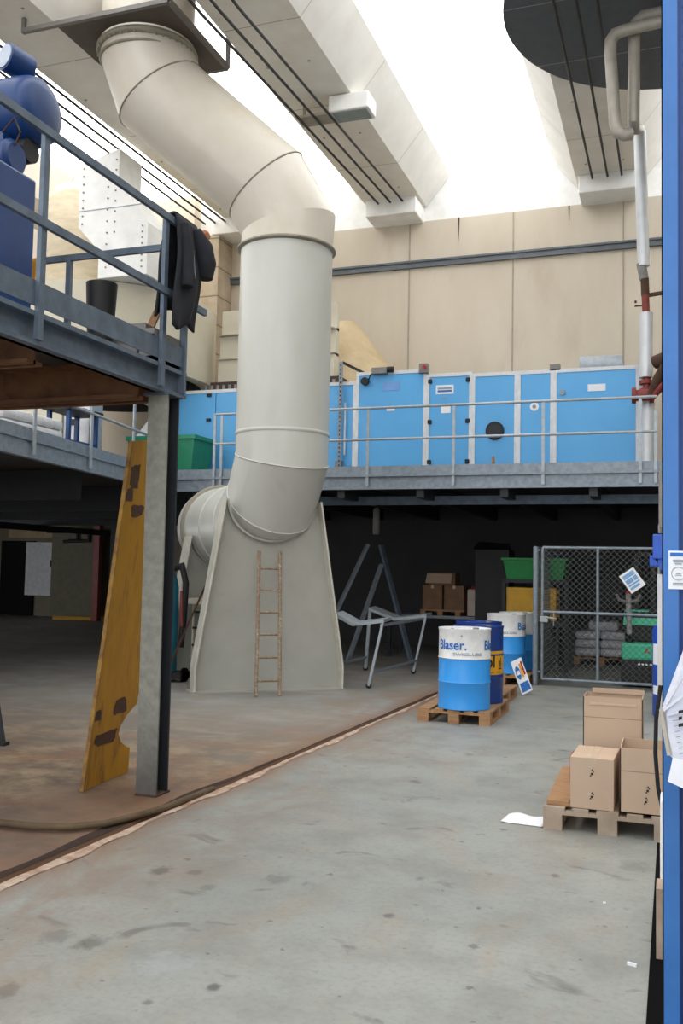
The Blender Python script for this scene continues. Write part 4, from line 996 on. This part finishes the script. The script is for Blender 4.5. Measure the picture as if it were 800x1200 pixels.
mb=MB()
for z,w in ((1.70,.034),(1.694,.03),(1.688,.02),(1.626,.034),(1.621,.036)): mb.box(.014-w/2,.014+w/2,RY-.006,RY-.004,z-.0015,z+.0015)
N=28
for k in range(N):
    a,b_=2*PI*k/N,2*PI*(k+1)/N; c=V((.014,RY-.005,1.657)); mb.bar(c+V((.021*math.cos(a),0,.021*math.sin(a))),c+V((.021*math.cos(b_),0,.021*math.sin(b_))),.002,.002,up=(0,1,0))
mb.box(.006,.022,RY-.006,RY-.004,1.655,1.6575).box(.004,.024,RY-.006,RY-.004,1.65,1.652); mb.build('sticker_print','txt_grey',s)
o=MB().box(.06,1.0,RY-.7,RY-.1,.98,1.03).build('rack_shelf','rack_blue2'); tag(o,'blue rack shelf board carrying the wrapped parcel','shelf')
# wrapped parcel
root=thing('wrapped_parcel','white plastic wrapped parcel jutting from the rack at the right edge','parcel',(.25,3.0,1.03))
MB().hull([(-.030,3.0,1.268),(-.027,3.06,1.245),(-.012,2.98,1.115),(-.012,3.08,1.115),(.07,2.97,1.055),(.07,3.1,1.055),(.5,2.95,1.03),(.5,3.12,1.03),(.04,3.0,1.47),(.09,3.05,1.5),(.5,3.0,1.5),(.5,3.12,1.5),(-.02,2.98,1.235)]).build('wrapping','wrap',root,bevel=.004)
MB().bar((-.036,2.99,1.25),(-.013,2.975,1.118),.008,.012).build('film_edge','wrap_e',root)
for (a,b_) in (((-.03,2.985,1.252),(.035,2.96,1.375)),((-.02,2.975,1.235),(.06,2.955,1.27)),((-.03,2.982,1.247),(.05,2.96,1.32))):
    MB().bar(a,b_,.006,.008).build('film_fold','wrap',root)
mb=MB()
for k in range(7): 
    z=1.22-.016*k; mb.poly([(-.004+.003*k,2.9725,z),(.012+.002*k,2.969,z+.004),(.012+.002*k,2.969,z+.006),(-.004+.003*k,2.9725,z+.002)],(0,-.001,0))
mb.build('print_line','txt_grey',root)
mb=MB()
for z,w,h in ((1.245,.014,.008),(1.225,.010,.009),(1.205,.014,.01)): mb.poly([(.012,2.962,z),(.012+w,2.958,z+.004),(.012+w,2.958,z+.004+h),(.012,2.962,z+h)],(0,-.001,0))
mb.build('lettering','ink',root)
o=MB().poly([(-.018,2.96,1.045),(.1,2.955,1.0),(.1,2.958,1.1),(-.004,2.962,1.115)],(0,.001,0)).build('paper_sheet','paper'); tag(o,'white paper sheet hanging under the wrapped parcel','paper')
o=MB().box(-.1,1.0,2.6,6.2,0.0,.006).build('dark_floor_strip','rubber'); tag(o,'thin black strip on the floor along the rack','mat')  # thin black strip laid for the dark floor along the rack
o=MB().box(-.075,.3,4.35,4.5,.006,.3).build('wood_offcut','wood2'); tag(o,'grey wooden block behind the rack post near the floor','block')
o=MB().box(-.062,.3,4.6,4.8,.006,.62,bev=.01).build('white_carton','paper'); tag(o,'white carton edge showing behind the rack post','box')
o=MB().sweep([(-.075,5.9,1.0),(-.1,5.9,.8),(-.105,5.9,.6),(-.09,5.9,.4),(-.05,5.9,.2),(.05,5.9,.03),(.3,5.9,.03)],.012,10).build('black_hose','black',None,True); tag(o,'thin black hose hanging behind the rack post','hose')

# ================================================================ LEFT UNDER-MEZZANINE
fy=24.4
struct(MB().box(-20.3,-19.05,24.6,24.7,0,2.35).build('door_1','void'))
root=thing('door_2','',''); del root['label'],root['category']; root['kind']='structure'
MB().box(-18.95,-17.87,24.1,24.15,.66,2.3).build('leaf','door',root); MB().box(-18.85,-17.97,24.09,24.1,.8,2.2).build('inset','sack_w',root); MB().box(-18.0,-17.85,24.04,24.09,1.55,1.75).build('handle','black',root)
struct(MB().box(-17.85,-16.2,23.9,24.0,.1,2.7).build('wall_panel',mat('panel_cream',(120,116,100),.8)))
struct(MB().box(-20,-17.9,24.55,24.7,2.45,2.75).build('trim_20','tan'))
o=MB().bar((-17.3,23.35,.05),(-15.8,23.9,.05),.12,.1).build('floor_barrier','yellow2'); tag(o,'low yellow barrier on the floor in the far left hall','barrier')
struct(MB().box(-16.1,-15.9,23.5,23.7,0,2.9).build('column','redpipe'))
struct(MB().box(-12.55,-12.25,19.0,19.3,0,2.9).build('column','steel_dark'))
o=MB().sweep([(-18.0,23.849,2.62),(-16.9,23.849,2.62),(-16.9,23.849,2.35),(-17.2,23.849,2.35)],.05,10).sweep([(-16.5,23.849,2.65),(-16.5,23.849,2.35),(-17.4,23.849,2.32)],.05,10).build('dark_pipes','black'); tag(o,'black bent pipes on the far left cream panel','pipe')
# gas bottle trolley beside duct supports
root=thing('gas_bottle','teal gas bottle on a dark trolley behind the steel pillar','gas bottle',(-6.95,11.9,0))
MB().lathe([(.11,.15),(.115,.2),(.115,1.35),(.08,1.5),(.04,1.56),(.04,1.62)],(-6.95,11.9,0),20).build('cylinder','teal_d',root,True); MB().box(-7.1,-6.7,11.8,12.1,.05,.14).build('trolley_base','black',root)
for s in (-1,1): MB().lathe([(.1,-.02),(.1,.02)],(-6.9+.18*s,11.95,.1),16,'x').build('wheel','rubber',root)
MB().sweep([(-6.95,11.9,1.6),(-6.75,11.85,1.65),(-6.68,11.85,1.4),(-6.7,11.85,.9),(-6.75,11.88,.5)],.045,10).build('hose','black',root,True); MB().sweep([(-6.72,11.8,1.3),(-6.7,11.8,.8)],.02,8).build('hose','redpipe',root)
root=thing('step_rack','small cream rack with dark rungs behind the front support','rack',(-6.5,12.35,0))
for x in (-6.66,-6.42): MB().bar((x,12.3,0),(x,12.3,1.1),.03).build('upright','cream',root)
for z in (.25,.5,.75,.98): MB().bar((-6.66,12.29,z),(-6.42,12.29,z),.03).build('rung','black',root)
MB().box(-6.75,-6.3,12.2,12.5,1.1,1.18).build('top','cream',root)
D.objects['gas_bottle'].location.x += .13
o=MB().bar((-6.8,11.7,.02),(-6.2,12.0,1.62),.03).build('steel_rod','rustband'); tag(o,'thin dark rod leaning near the gas bottle','rod')

# ================================================================ LIGHT, WORLD, CAMERA
w=D.worlds.new('world'); bpy.context.scene.world=w; w.use_nodes=True
w.node_tree.nodes['Background'].inputs[0].default_value=(.93,.96,1,1); w.node_tree.nodes['Background'].inputs[1].default_value=1.9

sc=bpy.context.scene
sc.view_settings.view_transform='Standard'; sc.view_settings.look='None'; sc.view_settings.exposure=0
sc.cycles.use_denoising=True; sc.cycles.max_bounces=10; sc.cycles.diffuse_bounces=6
cam=D.cameras.new('camera'); co=D.objects.new('camera',cam); COL.objects.link(co)
cam.sensor_fit='VERTICAL'; cam.sensor_height=24; cam.lens=1095/1200*24; cam.clip_end=200; cam.clip_start=.05
pi_,ya,ro=math.radians(3.5),math.radians(-19.6),math.radians(1.12)
f=V((math.sin(ya)*math.cos(pi_),math.cos(ya)*math.cos(pi_),math.sin(pi_))); r=V((math.cos(ya),-math.sin(ya),0)); u=r.cross(f)
rt=r*math.cos(ro)+u*math.sin(ro); up_=-r*math.sin(ro)+u*math.cos(ro)
mm=Matrix((rt,up_,-f)).transposed().to_4x4(); mm.translation=V((0,0,1.65)); co.matrix_world=mm
sc.camera=co
